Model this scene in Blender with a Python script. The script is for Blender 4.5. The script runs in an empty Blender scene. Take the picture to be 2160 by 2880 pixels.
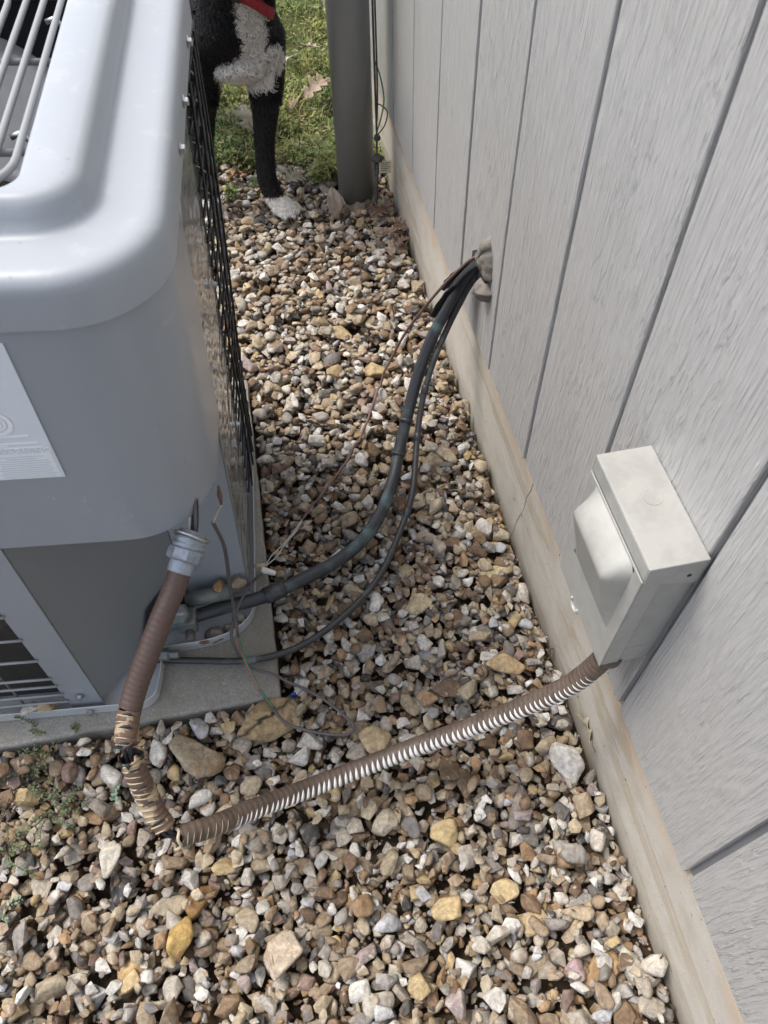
import bpy, bmesh, math, random
import numpy as np
from mathutils import Matrix, Vector, Euler, noise as mnoise

SC = bpy.context.scene
COL = SC.collection
rng = np.random.default_rng(11)
random.seed(5)
R_ = math.radians

# ------------------------------------------------------------------ camera
cam_d = bpy.data.cameras.new('camera')
cam = bpy.data.objects.new('camera', cam_d)
COL.objects.link(cam)
RIGHT = Vector((0.98055184, -0.19534318, -0.01895086))
DOWN = Vector((-0.17084141, -0.80203968, -0.57231596))
FWD = Vector((0.09659868, 0.56442306, -0.81981419))
M = Matrix.Identity(4)
for i in range(3):
    M[i][0] = RIGHT[i]; M[i][1] = -DOWN[i]; M[i][2] = -FWD[i]
M[2][3] = 1.166
cam.matrix_world = M
cam_d.sensor_fit = 'VERTICAL'
cam_d.sensor_height = 36.0
cam_d.lens = 36.0 * 2163 / 2880
cam_d.clip_start = 0.01
cam_d.clip_end = 2000
cam_d.dof.use_dof = True
cam_d.dof.focus_distance = 1.2
cam_d.dof.aperture_fstop = 12.0
SC.camera = cam

# ------------------------------------------------------------------ sky and sun
SUN_AZ, SUN_EL = R_(-58), R_(62)        # azimuth from +Y towards +X
wd = bpy.data.worlds.new('World'); SC.world = wd; wd.use_nodes = True
nt = wd.node_tree; nt.nodes.clear()
wo = nt.nodes.new('ShaderNodeOutputWorld'); bg = nt.nodes.new('ShaderNodeBackground')
sky = nt.nodes.new('ShaderNodeTexSky'); sky.sky_type = 'NISHITA'; sky.sun_disc = False
sky.sun_elevation = SUN_EL; sky.sun_rotation = SUN_AZ % (2 * math.pi)
sky.air_density = 1.0; sky.dust_density = 3.0; sky.ozone_density = 1.0
hs = nt.nodes.new('ShaderNodeHueSaturation'); hs.inputs['Saturation'].default_value = 0.6
bg.inputs['Strength'].default_value = 0.15
nt.links.new(sky.outputs[0], hs.inputs['Color']); nt.links.new(hs.outputs[0], bg.inputs[0])
nt.links.new(bg.outputs[0], wo.inputs[0])
sd = bpy.data.lights.new('sun', 'SUN'); so = bpy.data.objects.new('sun', sd); COL.objects.link(so)
sd.energy = 1.5; sd.angle = R_(22); sd.color = (1.0, 0.92, 0.82)
sv = Vector((math.sin(SUN_AZ) * math.cos(SUN_EL), math.cos(SUN_AZ) * math.cos(SUN_EL), math.sin(SUN_EL)))
so.rotation_euler = sv.to_track_quat('Z', 'Y').to_euler(); so.location = sv * 6
vs = SC.view_settings
vs.view_transform = 'Standard'; vs.look = 'None'; vs.gamma = 1.0; vs.use_curve_mapping = False
vs.exposure = 0.95

# ------------------------------------------------------------------ helpers: materials
def newmat(name):
    m = bpy.data.materials.new(name); m.use_nodes = True
    n = m.node_tree.nodes; b = n['Principled BSDF']
    return m, m.node_tree, b
def N(nt, kind, **kw):
    n = nt.nodes.new(kind)
    for k, v in kw.items():
        if k.startswith('i_'):
            n.inputs[k[2:].replace('_', ' ')].default_value = v
        else:
            setattr(n, k, v)
    return n
def mapping(nt, scale=(1, 1, 1), coord='Object', rnd=False):
    tc = N(nt, 'ShaderNodeTexCoord'); mp = N(nt, 'ShaderNodeMapping')
    mp.inputs['Scale'].default_value = scale
    nt.links.new(tc.outputs[coord], mp.inputs['Vector'])
    if rnd:
        oi = N(nt, 'ShaderNodeObjectInfo'); mul = N(nt, 'ShaderNodeVectorMath', operation='SCALE')
        mul.inputs[0].default_value = (37.0, 19.0, 53.0)
        nt.links.new(oi.outputs['Random'], mul.inputs['Scale'])
        nt.links.new(mul.outputs[0], mp.inputs['Location'])
    return mp.outputs['Vector']
def noise(nt, vec, scale, detail=4, rough=0.55, dist=0.0):
    n = N(nt, 'ShaderNodeTexNoise'); n.inputs['Scale'].default_value = scale
    n.inputs['Detail'].default_value = detail; n.inputs['Roughness'].default_value = rough
    n.inputs['Distortion'].default_value = dist
    nt.links.new(vec, n.inputs['Vector']); return n.outputs['Fac']
def ramp(nt, fac, stops):
    r = N(nt, 'ShaderNodeValToRGB'); e = r.color_ramp.elements
    while len(e) < len(stops): e.new(0.5)
    for i, (p, c) in enumerate(stops):
        e[i].position = p; e[i].color = c if len(c) == 4 else (*c, 1)
    nt.links.new(fac, r.inputs['Fac']); return r.outputs['Color']
def g1(v): return (v, v, v, 1)
def mix(nt, fac, a, b, mode='MIX'):
    m = N(nt, 'ShaderNodeMix', data_type='RGBA', blend_type=mode)
    for sock, val in ((m.inputs[0], fac), (m.inputs[6], a), (m.inputs[7], b)):
        if hasattr(val, 'links'): nt.links.new(val, sock)
        elif isinstance(val, (int, float)): sock.default_value = val
        else: sock.default_value = val if len(val) == 4 else (*val, 1)
    return m.outputs[2]
def math_(nt, op, a, b=None):
    m = N(nt, 'ShaderNodeMath', operation=op)
    for s, v in ((m.inputs[0], a), (m.inputs[1], b)):
        if v is None: continue
        if hasattr(v, 'links'): nt.links.new(v, s)
        else: s.default_value = v
    return m.outputs[0]
def bump(nt, b, h, strength=0.4, dist=0.002, prev=None):
    n = N(nt, 'ShaderNodeBump'); n.inputs['Strength'].default_value = strength
    n.inputs['Distance'].default_value = dist
    nt.links.new(h, n.inputs['Height'])
    if prev is not None: nt.links.new(prev, n.inputs['Normal'])
    nt.links.new(n.outputs[0], b.inputs['Normal']); return n.outputs[0]
def simple(name, col, rough=0.5, metal=0.0, var=0.25, vscale=30, bmp=0.0, bscale=200, bdist=0.001, col2=None, spec=0.5, lo=0.42, hi=0.62, stretch=(1, 1, 1), rnd=False):
    m, nt, b = newmat(name)
    v = mapping(nt, stretch, rnd=rnd)
    n1 = noise(nt, v, vscale, 5, 0.6)
    c2 = col2 if col2 else tuple(x * (1 - var) for x in col)
    c = ramp(nt, n1, [(lo, col), (hi, c2)])
    n2 = noise(nt, v, vscale * 7, 3, 0.6)
    c = mix(nt, var * 0.6, c, ramp(nt, n2, [(0.3, g1(0.55)), (0.7, g1(1.25))]), 'MULTIPLY')
    nt.links.new(c, b.inputs['Base Color'])
    b.inputs['Roughness'].default_value = rough; b.inputs['Metallic'].default_value = metal
    b.inputs['Specular IOR Level'].default_value = spec
    if bmp > 0: bump(nt, b, noise(nt, v, bscale, 4, 0.6), bmp, bdist)
    return m

# ------------------------------------------------------------------ helpers: objects and shapes
def tag(o, label=None, cat=None, group=None, kind=None):
    if label: o['label'] = label
    if cat: o['category'] = cat
    if group: o['group'] = group
    if kind: o['kind'] = kind
    return o
def empty(name, loc=(0, 0, 0), rot=None):
    o = bpy.data.objects.new(name, None); o.empty_display_size = 0.05
    COL.objects.link(o); o.location = loc
    if rot is not None: o.rotation_euler = rot
    return o
def link(name, me, mat=None, parent=None):
    o = bpy.data.objects.new(name, me); COL.objects.link(o)
    if mat is not None and not me.materials: me.materials.append(mat)
    if parent is not None: o.parent = parent
    return o
def mesh(name, V, F, smooth=False):
    me = bpy.data.meshes.new(name); me.from_pydata([tuple(map(float, v)) for v in V], [], [tuple(map(int, f)) for f in F])
    if smooth: me.polygons.foreach_set('use_smooth', np.ones(len(me.polygons), bool))
    me.update(); return me
def fastmesh(name, V, T, smooth=True, tint=None):
    """V (n,3), T (m,3 or 4) numpy; tint (n,4) point colours"""
    me = bpy.data.meshes.new(name); n, m, k = len(V), len(T), T.shape[1]
    me.vertices.add(n); me.vertices.foreach_set('co', np.ascontiguousarray(V, np.float32).ravel())
    me.loops.add(m * k); me.loops.foreach_set('vertex_index', np.ascontiguousarray(T, np.int32).ravel())
    me.polygons.add(m); me.polygons.foreach_set('loop_start', np.arange(0, m * k, k, dtype=np.int32))
    me.polygons.foreach_set('loop_total', np.full(m, k, np.int32))
    me.polygons.foreach_set('use_smooth', np.full(m, smooth, bool))
    if tint is not None:
        a = me.attributes.new('tint', 'FLOAT_COLOR', 'POINT'); a.data.foreach_set('color', np.ascontiguousarray(tint, np.float32).ravel())
    me.update(calc_edges=True); return me
def bevel(o, w=0.002, seg=2):
    md = o.modifiers.new('bevel', 'BEVEL'); md.width = w; md.segments = seg; md.limit_method = 'ANGLE'; md.angle_limit = R_(35)
    return o
def box(name, mn, mx, mat, parent=None, bev=0.0, seg=2):
    x0, y0, z0 = mn; x1, y1, z1 = mx
    V = [(x0, y0, z0), (x1, y0, z0), (x1, y1, z0), (x0, y1, z0), (x0, y0, z1), (x1, y0, z1), (x1, y1, z1), (x0, y1, z1)]
    F = [(3, 2, 1, 0), (4, 5, 6, 7), (0, 1, 5, 4), (1, 2, 6, 5), (2, 3, 7, 6), (3, 0, 4, 7)]
    o = link(name, mesh(name, V, F), mat, parent)
    if bev: bevel(o, bev, seg)
    return o
def prism(name, poly, z0, z1, mat, parent=None, bev=0.0, smooth=False, axis='z'):
    n = len(poly)
    def pt(p, z): return (p[0], p[1], z) if axis == 'z' else ((z, p[0], p[1]) if axis == 'x' else (p[0], z, p[1]))
    V = [pt(p, z0) for p in poly] + [pt(p, z1) for p in poly]
    F = [tuple(range(n - 1, -1, -1)), tuple(range(n, 2 * n))] + [(i, (i + 1) % n, n + (i + 1) % n, n + i) for i in range(n)]
    me = mesh(name, V, F)
    bm = bmesh.new(); bm.from_mesh(me); bmesh.ops.recalc_face_normals(bm, faces=bm.faces); bm.to_mesh(me); bm.free()
    o = link(name, me, mat, parent)
    if bev: bevel(o, bev)
    return o
def spline(pts, n):
    P = np.array(pts, float); m = len(P)
    Q = np.vstack([2 * P[0] - P[1], P, 2 * P[-1] - P[-2]]); out = []
    seg = np.linalg.norm(np.diff(P, axis=0), axis=1); cum = np.r_[0, np.cumsum(seg)]
    for s in np.linspace(0, cum[-1], n):
        i = min(max(np.searchsorted(cum, s, 'right') - 1, 0), m - 2); t = (s - cum[i]) / seg[i]
        p0, p1, p2, p3 = Q[i], Q[i + 1], Q[i + 2], Q[i + 3]
        out.append(0.5 * ((2 * p1) + (-p0 + p2) * t + (2 * p0 - 5 * p1 + 4 * p2 - p3) * t * t + (-p0 + 3 * p1 - 3 * p2 + p3) * t ** 3))
    return np.array(out)
def frames(P, up=(0, 0, 1)):
    T = np.gradient(P, axis=0); T /= np.linalg.norm(T, axis=1)[:, None]
    u = np.array(up, float); u = u - T[0] * (u @ T[0])
    if np.linalg.norm(u) < 1e-3: u = np.array([1.0, 0.3, 0]) - T[0] * T[0][0]
    U = [u / np.linalg.norm(u)]
    for i in range(1, len(P)):
        v = U[-1] - T[i] * (U[-1] @ T[i]); U.append(v / np.linalg.norm(v))
    U = np.array(U); W = np.cross(T, U); return T, U, W
def tube_geo(P, r, segs=12, cap=True, up=(0, 0, 1)):
    P = np.asarray(P, float); n = len(P); r = np.broadcast_to(np.asarray(r, float), (n,))
    T, U, W = frames(P, up); a = np.linspace(0, 2 * np.pi, segs, endpoint=False)
    V = P[:, None] + r[:, None, None] * (np.cos(a)[None, :, None] * U[:, None] + np.sin(a)[None, :, None] * W[:, None])
    V = V.reshape(-1, 3); F = []
    for i in range(n - 1):
        for j in range(segs):
            k = (j + 1) % segs; F.append((i * segs + j, i * segs + k, (i + 1) * segs + k, (i + 1) * segs + j))
    F = [tuple(x) for x in F]
    if cap:
        F.append(tuple(range(segs - 1, -1, -1))); F.append(tuple((n - 1) * segs + j for j in range(segs)))
    return V, F
def tube(name, P, r, mat, parent=None, segs=12, cap=True, up=(0, 0, 1)):
    V, F = tube_geo(P, r, segs, cap, up)
    return link(name, mesh(name, V, F, True), mat, parent)
class MB:
    def __init__(s): s.V = []; s.F = []
    def add(s, V, F):
        k = len(s.V); s.V += [tuple(v) for v in V]; s.F += [tuple(i + k for i in f) for f in F]; return s
    def rod(s, a, b, r, segs=6): return s.add(*tube_geo(np.array([a, b], float), r, segs, True, (0.3, 0.5, 0.8)))
    def path(s, P, r, segs=8): return s.add(*tube_geo(P, r, segs))
    def box(s, mn, mx):
        x0, y0, z0 = mn; x1, y1, z1 = mx
        return s.add([(x0, y0, z0), (x1, y0, z0), (x1, y1, z0), (x0, y1, z0), (x0, y0, z1), (x1, y0, z1), (x1, y1, z1), (x0, y1, z1)],
                     [(3, 2, 1, 0), (4, 5, 6, 7), (0, 1, 5, 4), (1, 2, 6, 5), (2, 3, 7, 6), (3, 0, 4, 7)])
    def build(s, name, mat, parent=None, smooth=False): return link(name, mesh(name, s.V, s.F, smooth), mat, parent)
def lathe(name, prof, mat, parent=None, segs=24, loc=(0, 0, 0), axis=(0, 0, 1), smooth=True):
    """prof list of (r, h) along axis"""
    ax = Vector(axis).normalized(); q = Vector((0, 0, 1)).rotation_difference(ax)
    V = []; F = []; n = len(prof)
    for r, h in prof:
        for j in range(segs):
            a = 2 * math.pi * j / segs; V.append(tuple(q @ Vector((r * math.cos(a), r * math.sin(a), h)) + Vector(loc)))
    for i in range(n - 1):
        for j in range(segs):
            k = (j + 1) % segs; F.append((i * segs + j, i * segs + k, (i + 1) * segs + k, (i + 1) * segs + j))
    F.append(tuple(range(segs - 1, -1, -1))); F.append(tuple((n - 1) * segs + j for j in range(segs)))
    return link(name, mesh(name, V, F, smooth), mat, parent)
def rrect(x0, x1, y0, y1, r, n=8):
    P = []
    for cx, cy, a0 in ((x1 - r, y0 + r, -90), (x1 - r, y1 - r, 0), (x0 + r, y1 - r, 90), (x0 + r, y0 + r, 180)):
        for i in range(n + 1):
            a = R_(a0 + 90 * i / n); P.append((cx + r * math.cos(a), cy + r * math.sin(a)))
    return P
def loft(name, rings, mat, parent=None, closed=True, cap0=False, cap1=False, smooth=True):
    n = len(rings[0]); V = [p for r in rings for p in r]; F = []
    for i in range(len(rings) - 1):
        for j in range(n if closed else n - 1):
            k = (j + 1) % n; F.append((i * n + j, i * n + k, (i + 1) * n + k, (i + 1) * n + j))
    if cap0: F.append(tuple(range(n - 1, -1, -1)))
    if cap1: F.append(tuple((len(rings) - 1) * n + j for j in range(n)))
    return link(name, mesh(name, V, F, smooth), mat, parent)
def sheet(name, path, z0, z1, t, mat, parent=None, smooth=False):
    """open plan path extruded upwards, thickness t (towards the left of travel)"""
    P = np.array(path, float); T = np.gradient(P, axis=0); T /= np.linalg.norm(T, axis=1)[:, None]
    Q = P + np.stack([-T[:, 1], T[:, 0]], 1) * t; loop = list(map(tuple, P)) + list(map(tuple, Q[::-1])); n = len(loop)
    m = len(P)
    V = [(x, y, z0) for x, y in loop] + [(x, y, z1) for x, y in loop]
    F = [(i, (i + 1) % n, n + (i + 1) % n, n + i) for i in range(n)]
    for i in range(m - 1):
        F.append((i, n - 1 - i, n - 2 - i, i + 1)); F.append((n + i, n + i + 1, 2 * n - 2 - i, 2 * n - 1 - i))
    o = link(name, mesh(name, V, F, False), mat, parent)
    if smooth:
        me = o.data; me.polygons.foreach_set('use_smooth', np.ones(len(me.polygons), bool)); me.set_sharp_from_angle(angle=R_(35))
    return o
def text(name, s, size, mat, parent, M4, ext=0.0003):
    cu = bpy.data.curves.new(name, 'FONT'); cu.body = s; cu.size = size; cu.extrude = ext; cu.align_x = 'CENTER'; cu.align_y = 'CENTER'
    tmp = bpy.data.objects.new('tmp', cu); COL.objects.link(tmp)
    bpy.context.view_layer.update()
    me = bpy.data.meshes.new_from_object(tmp.evaluated_get(bpy.context.evaluated_depsgraph_get()))
    bpy.data.objects.remove(tmp); bpy.data.curves.remove(cu)
    me.name = name; me.materials.clear()
    o = link(name, me, mat, parent); o.matrix_local = M4; return o
def basis(x, y, z, loc):
    m = Matrix.Identity(4)
    for i in range(3): m[i][0] = x[i]; m[i][1] = y[i]; m[i][2] = z[i]; m[i][3] = loc[i]
    return m
def ico(level):
    bm = bmesh.new(); bmesh.ops.create_icosphere(bm, subdivisions=level, radius=1.0)
    bm.verts.ensure_lookup_table()
    V = np.array([v.co[:] for v in bm.verts]); T = np.array([[v.index for v in f.verts] for f in bm.faces]); bm.free()
    return V / np.linalg.norm(V, axis=1)[:, None], T
ICO = {k: ico(k) for k in (1, 2, 3, 4)}
def lump(name, loc, size, mat, parent=None, amp=0.25, freq=1.6, level=3, rot=(0, 0, 0), seed=0):
    V, T = ICO[level]; out = []
    for v in V:
        d = 1 + amp * mnoise.noise(Vector(v) * freq + Vector((seed * 7.3, seed * 3.1, 0))) + amp * 0.4 * mnoise.noise(Vector(v) * freq * 2.7 + Vector((0, seed, 9)))
        out.append(v * d)
    W = (np.array(out) * np.array(size)) @ np.array(Euler(rot).to_matrix()).T
    o = link(name, fastmesh(name, W, T, True), mat, parent); o.location = loc; return o

# ------------------------------------------------------------------ materials
def siding_mat():
    m, nt, b = newmat('painted_siding')
    v = mapping(nt, (1, 1, 1), rnd=True)
    # long soft warping so the grain wanders into cathedral arches
    vs_ = N(nt, 'ShaderNodeMapping'); vs_.inputs['Scale'].default_value = (1, 1.0, 0.045); nt.links.new(v, vs_.inputs['Vector'])
    g = vs_.outputs['Vector']
    vc = N(nt, 'ShaderNodeMapping'); vc.inputs['Scale'].default_value = (1, 1.0, 0.16); nt.links.new(v, vc.inputs['Vector'])
    cont = noise(nt, vc.outputs['Vector'], 5.5, 3, 0.45)
    rings_ = math_(nt, 'MULTIPLY', math_(nt, 'ADD', math_(nt, 'SINE', math_(nt, 'MULTIPLY', cont, 300.0)), 1.0), 0.5)
    fine = ramp(nt, noise(nt, g, 300, 3, 0.6), [(0.36, g1(0)), (0.64, g1(1))])
    mid = ramp(nt, noise(nt, g, 130, 3, 0.55, 0.5), [(0.40, g1(0)), (0.56, g1(1))])
    vm = N(nt, 'ShaderNodeMapping'); vm.inputs['Scale'].default_value = (1, 1.0, 0.11); nt.links.new(v, vm.inputs['Vector'])
    chips = noise(nt, vm.outputs['Vector'], 150, 3, 0.6)
    zr = ramp(nt, noise(nt, g, 9, 2, 0.5), [(0.44, g1(0)), (0.56, g1(1))])
    z2 = ramp(nt, noise(nt, vc.outputs['Vector'], 11, 3, 0.5), [(0.45, g1(0)), (0.58, g1(1))])
    chip = ramp(nt, chips, [(0.50, g1(0)), (0.58, g1(1))])
    h1 = mix(nt, math_(nt, 'ADD', math_(nt, 'MULTIPLY', zr, 0.4), 0.6), rings_, mid)
    h1 = mix(nt, math_(nt, 'ADD', math_(nt, 'MULTIPLY', z2, 0.6), 0.22), h1, chip)
    h = mix(nt, 0.35, h1, fine)
    bump(nt, b, h, 0.7, 0.0036)
    c = ramp(nt, noise(nt, v, 6, 4, 0.6), [(0.3, (0.440, 0.437, 0.430)), (0.7, (0.458, 0.455, 0.447))])
    c = mix(nt, 0.1, c, ramp(nt, h, [(0.2, g1(0.72)), (0.8, g1(1.12))]), 'MULTIPLY')
    nt.links.new(c, b.inputs['Base Color'])
    b.inputs['Roughness'].default_value = 0.40; b.inputs['Specular IOR Level'].default_value = 0.5
    return m
M_SIDING = siding_mat()
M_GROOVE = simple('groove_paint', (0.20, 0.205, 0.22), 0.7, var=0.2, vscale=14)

def foundation_mat():
    m, nt, b = newmat('foundation_concrete')
    v = mapping(nt)
    vl = N(nt, 'ShaderNodeMapping'); vl.inputs['Scale'].default_value = (1, 0.13, 1); nt.links.new(v, vl.inputs['Vector'])
    c = ramp(nt, noise(nt, v, 16, 6, 0.6), [(0.3, (0.45, 0.41, 0.345)), (0.55, (0.53, 0.50, 0.445)), (0.75, (0.48, 0.455, 0.41))])
    # brown trickle bands that run along the wall
    st = ramp(nt, noise(nt, vl.outputs['Vector'], 15, 7, 0.68, 0.7), [(0.52, g1(0)), (0.57, g1(0.6)), (0.63, g1(0.15)), (0.70, g1(0.03))])
    c = mix(nt, st, c, (0.36, 0.29, 0.19))
    sx = N(nt, 'ShaderNodeSeparateXYZ'); nt.links.new(v, sx.inputs[0])
    zt = math_(nt, 'ADD', sx.outputs['Z'], math_(nt, 'MULTIPLY', noise(nt, v, 9, 5, 0.65), 0.16))
    c = mix(nt, ramp(nt, zt, [(0.235, g1(0)), (0.285, g1(0.55))]), c, (0.46, 0.32, 0.20))
    c = mix(nt, ramp(nt, zt, [(0.09, g1(0.5)), (0.14, g1(0))]), c, (0.40, 0.37, 0.31))
    pit = ramp(nt, noise(nt, v, 120, 2, 0.5), [(0.24, g1(0.25)), (0.28, g1(1))])
    c = mix(nt, 1.0, c, pit, 'MULTIPLY')
    c = mix(nt, 0.35, c, ramp(nt, noise(nt, v, 380, 3, 0.6), [(0.3, g1(0.72)), (0.7, g1(1.15))]), 'MULTIPLY')
    nt.links.new(c, b.inputs['Base Color']); b.inputs['Roughness'].default_value = 0.85; b.inputs['Specular IOR Level'].default_value = 0.25
    p = bump(nt, b, noise(nt, v, 300, 5, 0.65), 0.25, 0.001)
    bump(nt, b, noise(nt, vl.outputs['Vector'], 22, 4, 0.6), 0.5, 0.003, p)
    return m
M_FOUND = foundation_mat()

def pad_mat():
    m, nt, b = newmat('pad_concrete'); v = mapping(nt)
    c = ramp(nt, noise(nt, v, 11, 6, 0.6), [(0.3, (0.25, 0.245, 0.22)), (0.7, (0.37, 0.365, 0.34))])
    c = mix(nt, 0.75, c, ramp(nt, noise(nt, v, 330, 3, 0.7), [(0.3, g1(0.55)), (0.6, g1(1.1)), (0.75, g1(1.5))]), 'MULTIPLY')
    c = mix(nt, ramp(nt, noise(nt, v, 260, 1, 0.5), [(0.70, g1(0)), (0.74, g1(0.6))]), c, (0.6, 0.58, 0.54))
    c = mix(nt, ramp(nt, noise(nt, v, 5, 3, 0.6), [(0.42, g1(0)), (0.68, g1(0.75))]), c, (0.21, 0.19, 0.15))
    nt.links.new(c, b.inputs['Base Color']); b.inputs['Roughness'].default_value = 0.9; b.inputs['Specular IOR Level'].default_value = 0.2
    p = bump(nt, b, noise(nt, v, 350, 4, 0.7), 0.5, 0.0012); bump(nt, b, noise(nt, v, 40, 4, 0.6), 0.3, 0.003, p)
    return m
M_PAD = pad_mat()

def paint_mat(name, col, rough, dust=0.0):
    m, nt, b = newmat(name); v = mapping(nt)
    c = ramp(nt, noise(nt, v, 5, 4, 0.6), [(0.3, tuple(x * 0.985 for x in col)), (0.7, tuple(x * 1.012 for x in col))])
    sp = ramp(nt, noise(nt, v, 160, 2, 0.4), [(0.74, g1(0)), (0.78, g1(0.5))])
    c = mix(nt, sp, c, tuple(x * 0.6 for x in col))
    r = ramp(nt, noise(nt, v, 14, 5, 0.65), [(0.3, g1(rough * 0.95)), (0.7, g1(rough * 1.08))])
    if dust:
        d = ramp(nt, noise(nt, v, 22, 6, 0.7, 0.4), [(0.55, g1(0)), (0.72, g1(dust))])
        c = mix(nt, d, c, (0.62, 0.60, 0.57)); r = mix(nt, d, r, g1(0.7))
    nt.links.new(c, b.inputs['Base Color']); nt.links.new(r, b.inputs['Roughness'])
    bump(nt, b, noise(nt, v, 5, 2, 0.5), 0.04, 0.004)
    return m
M_PAINT = paint_mat('unit_paint', (0.30, 0.33, 0.368), 0.25, 0.05)  # unit and lid: blue of the reflected sky is tinted into the colour
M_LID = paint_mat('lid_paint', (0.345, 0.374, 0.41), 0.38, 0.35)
M_PAN = paint_mat('pan_paint', (0.47, 0.495, 0.515), 0.4, 0.35)
M_RECESS = paint_mat('recess_shaded_paint', (0.215, 0.238, 0.258), 0.38)  # unit paint made darker, the recess's shade is put into the colour
M_ROD = paint_mat('rod_paint', (0.30, 0.315, 0.325), 0.35)
M_BLADE = simple('fan_blade_grey', (0.16, 0.17, 0.19), 0.5, var=0.2, vscale=12)
M_DARK = simple('dark_interior', (0.018, 0.018, 0.02), 0.7, var=0.2)
M_BLACKW = simple('black_wire_coat', (0.022, 0.023, 0.025), 0.42, var=0.3, vscale=40)
M_GALV = simple('zinc_screw', (0.55, 0.56, 0.57), 0.32, metal=0.9, var=0.3, vscale=90)
M_ZINC = simple('die_cast_zinc', (0.34, 0.38, 0.43), 0.45, metal=0.4, var=0.35, vscale=60, bmp=0.3, bscale=220)
def coil_mat():
    m, nt, b = newmat('coil_fins'); v = mapping(nt)
    w = N(nt, 'ShaderNodeTexWave', wave_type='BANDS', bands_direction='Z'); w.inputs['Scale'].default_value = 120; w.inputs['Distortion'].default_value = 1.5
    w2 = noise(nt, v, 25, 4, 0.7)
    nt.links.new(v, w.inputs['Vector'])
    c = ramp(nt, w2, [(0.35, (0.012, 0.012, 0.012)), (0.62, (0.03, 0.026, 0.02)), (0.78, (0.12, 0.095, 0.06))])
    nt.links.new(c, b.inputs['Base Color']); b.inputs['Roughness'].default_value = 0.6
    bump(nt, b, w.outputs['Color'], 0.8, 0.003); return m
M_COIL = coil_mat()
M_BROWN = simple('brown_conduit', (0.086, 0.063, 0.048), 0.52, var=0.4, vscale=26, col2=(0.135, 0.10, 0.078), bmp=0.2, bscale=160)
M_BROWN_OLD = simple('weathered_conduit', (0.135, 0.085, 0.058), 0.6, vscale=40, col2=(0.42, 0.32, 0.20), lo=0.55, hi=0.60, bmp=0.4, bscale=140)
M_BROWN_MID = simple('half_weathered_conduit', (0.088, 0.056, 0.045), 0.5, vscale=18, col2=(0.33, 0.235, 0.145), lo=0.585, hi=0.69, bmp=0.3, bscale=140)
M_LINER = simple('white_liner', (0.86, 0.86, 0.83), 0.45, var=0.06)
M_LINER_TAN = simple('tan_liner', (0.55, 0.46, 0.33), 0.55, var=0.3)
M_INNER = simple('conduit_inner', (0.03, 0.03, 0.032), 0.6)
M_WBLACK = simple('black_insulation', (0.02, 0.02, 0.023), 0.35)
M_WWHITE = simple('white_insulation', (0.6, 0.58, 0.53), 0.4, var=0.2)
M_WGREY = simple('grey_cable_jacket', (0.115, 0.10, 0.10), 0.5, var=0.25)
M_WBROWN = simple('brown_cable_jacket', (0.17, 0.105, 0.09), 0.55, var=0.3)
M_WRED = simple('red_insulation', (0.40, 0.05, 0.05), 0.4)
M_WGREEN = simple('green_insulation', (0.06, 0.20, 0.10), 0.4)
M_COPPER = simple('patina_copper_pipe', (0.030, 0.033, 0.040), 0.42, vscale=16, col2=(0.11, 0.19, 0.19), lo=0.52, hi=0.72, bmp=0.35, bscale=120, bdist=0.0012)
M_COPPER2 = simple('dark_thin_pipe', (0.035, 0.035, 0.038), 0.42, vscale=20, col2=(0.10, 0.13, 0.125), lo=0.55, hi=0.75, bmp=0.25, bscale=150)
M_BRASS = simple('dull_green_brass', (0.13, 0.16, 0.165), 0.5, metal=0.25, var=0.4, vscale=50, col2=(0.20, 0.21, 0.18), bmp=0.3)
M_RUST = simple('rust', (0.28, 0.11, 0.04), 0.85, var=0.5, vscale=60, bmp=0.6)
M_PUTTY = simple('grey_putty', (0.215, 0.195, 0.17), 0.85, var=0.3, vscale=30, bmp=0.7, bscale=70, bdist=0.003)
M_FOAM = simple('black_foam', (0.018, 0.020, 0.024), 0.8, var=0.4, vscale=40, bmp=0.6, bscale=120)
M_POLE = simple('grey_plastic_pipe', (0.225, 0.23, 0.22), 0.33, var=0.12, vscale=7, stretch=(1, 1, 0.25))
M_MORTAR = simple('crumbly_mortar', (0.34, 0.28, 0.20), 0.95, var=0.4, vscale=30, bmp=0.9, bscale=90, bdist=0.004)
M_BOXP = simple('disconnect_paint', (0.365, 0.364, 0.342), 0.42, var=0.12, vscale=40, bmp=0.06, bscale=260)
M_CLEAR = simple('translucent_plastic', (0.42, 0.44, 0.42), 0.25, var=0.05)
M_CORD = simple('grey_cord', (0.10, 0.105, 0.10), 0.85, var=0.4, vscale=90, bmp=0.5, bscale=400)
M_TAG = simple('paper_tag', (0.62, 0.54, 0.40), 0.8, var=0.12)
M_INK = simple('tag_ink', (0.16, 0.13, 0.10), 0.8)
M_LABEL = simple('label_film', (0.74, 0.80, 0.86), 0.3, var=0.02)  # film made brighter, its sky reflection is put into the base colour
M_LABEL_PALE = simple('label_pale_panel', (0.84, 0.88, 0.91), 0.3, var=0.02)
M_LABEL_PRINT = simple('label_print', (0.92, 0.95, 0.97), 0.35, var=0.02)
M_LABEL_FAINT = simple('label_faint_print', (0.62, 0.68, 0.73), 0.35, var=0.03)
M_RED = simple('red_webbing', (0.30, 0.018, 0.028), 0.75, var=0.3, vscale=80, bmp=0.5, bscale=500)
M_BLUE = simple('blue_plastic', (0.02, 0.07, 0.35), 0.4)

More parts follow.
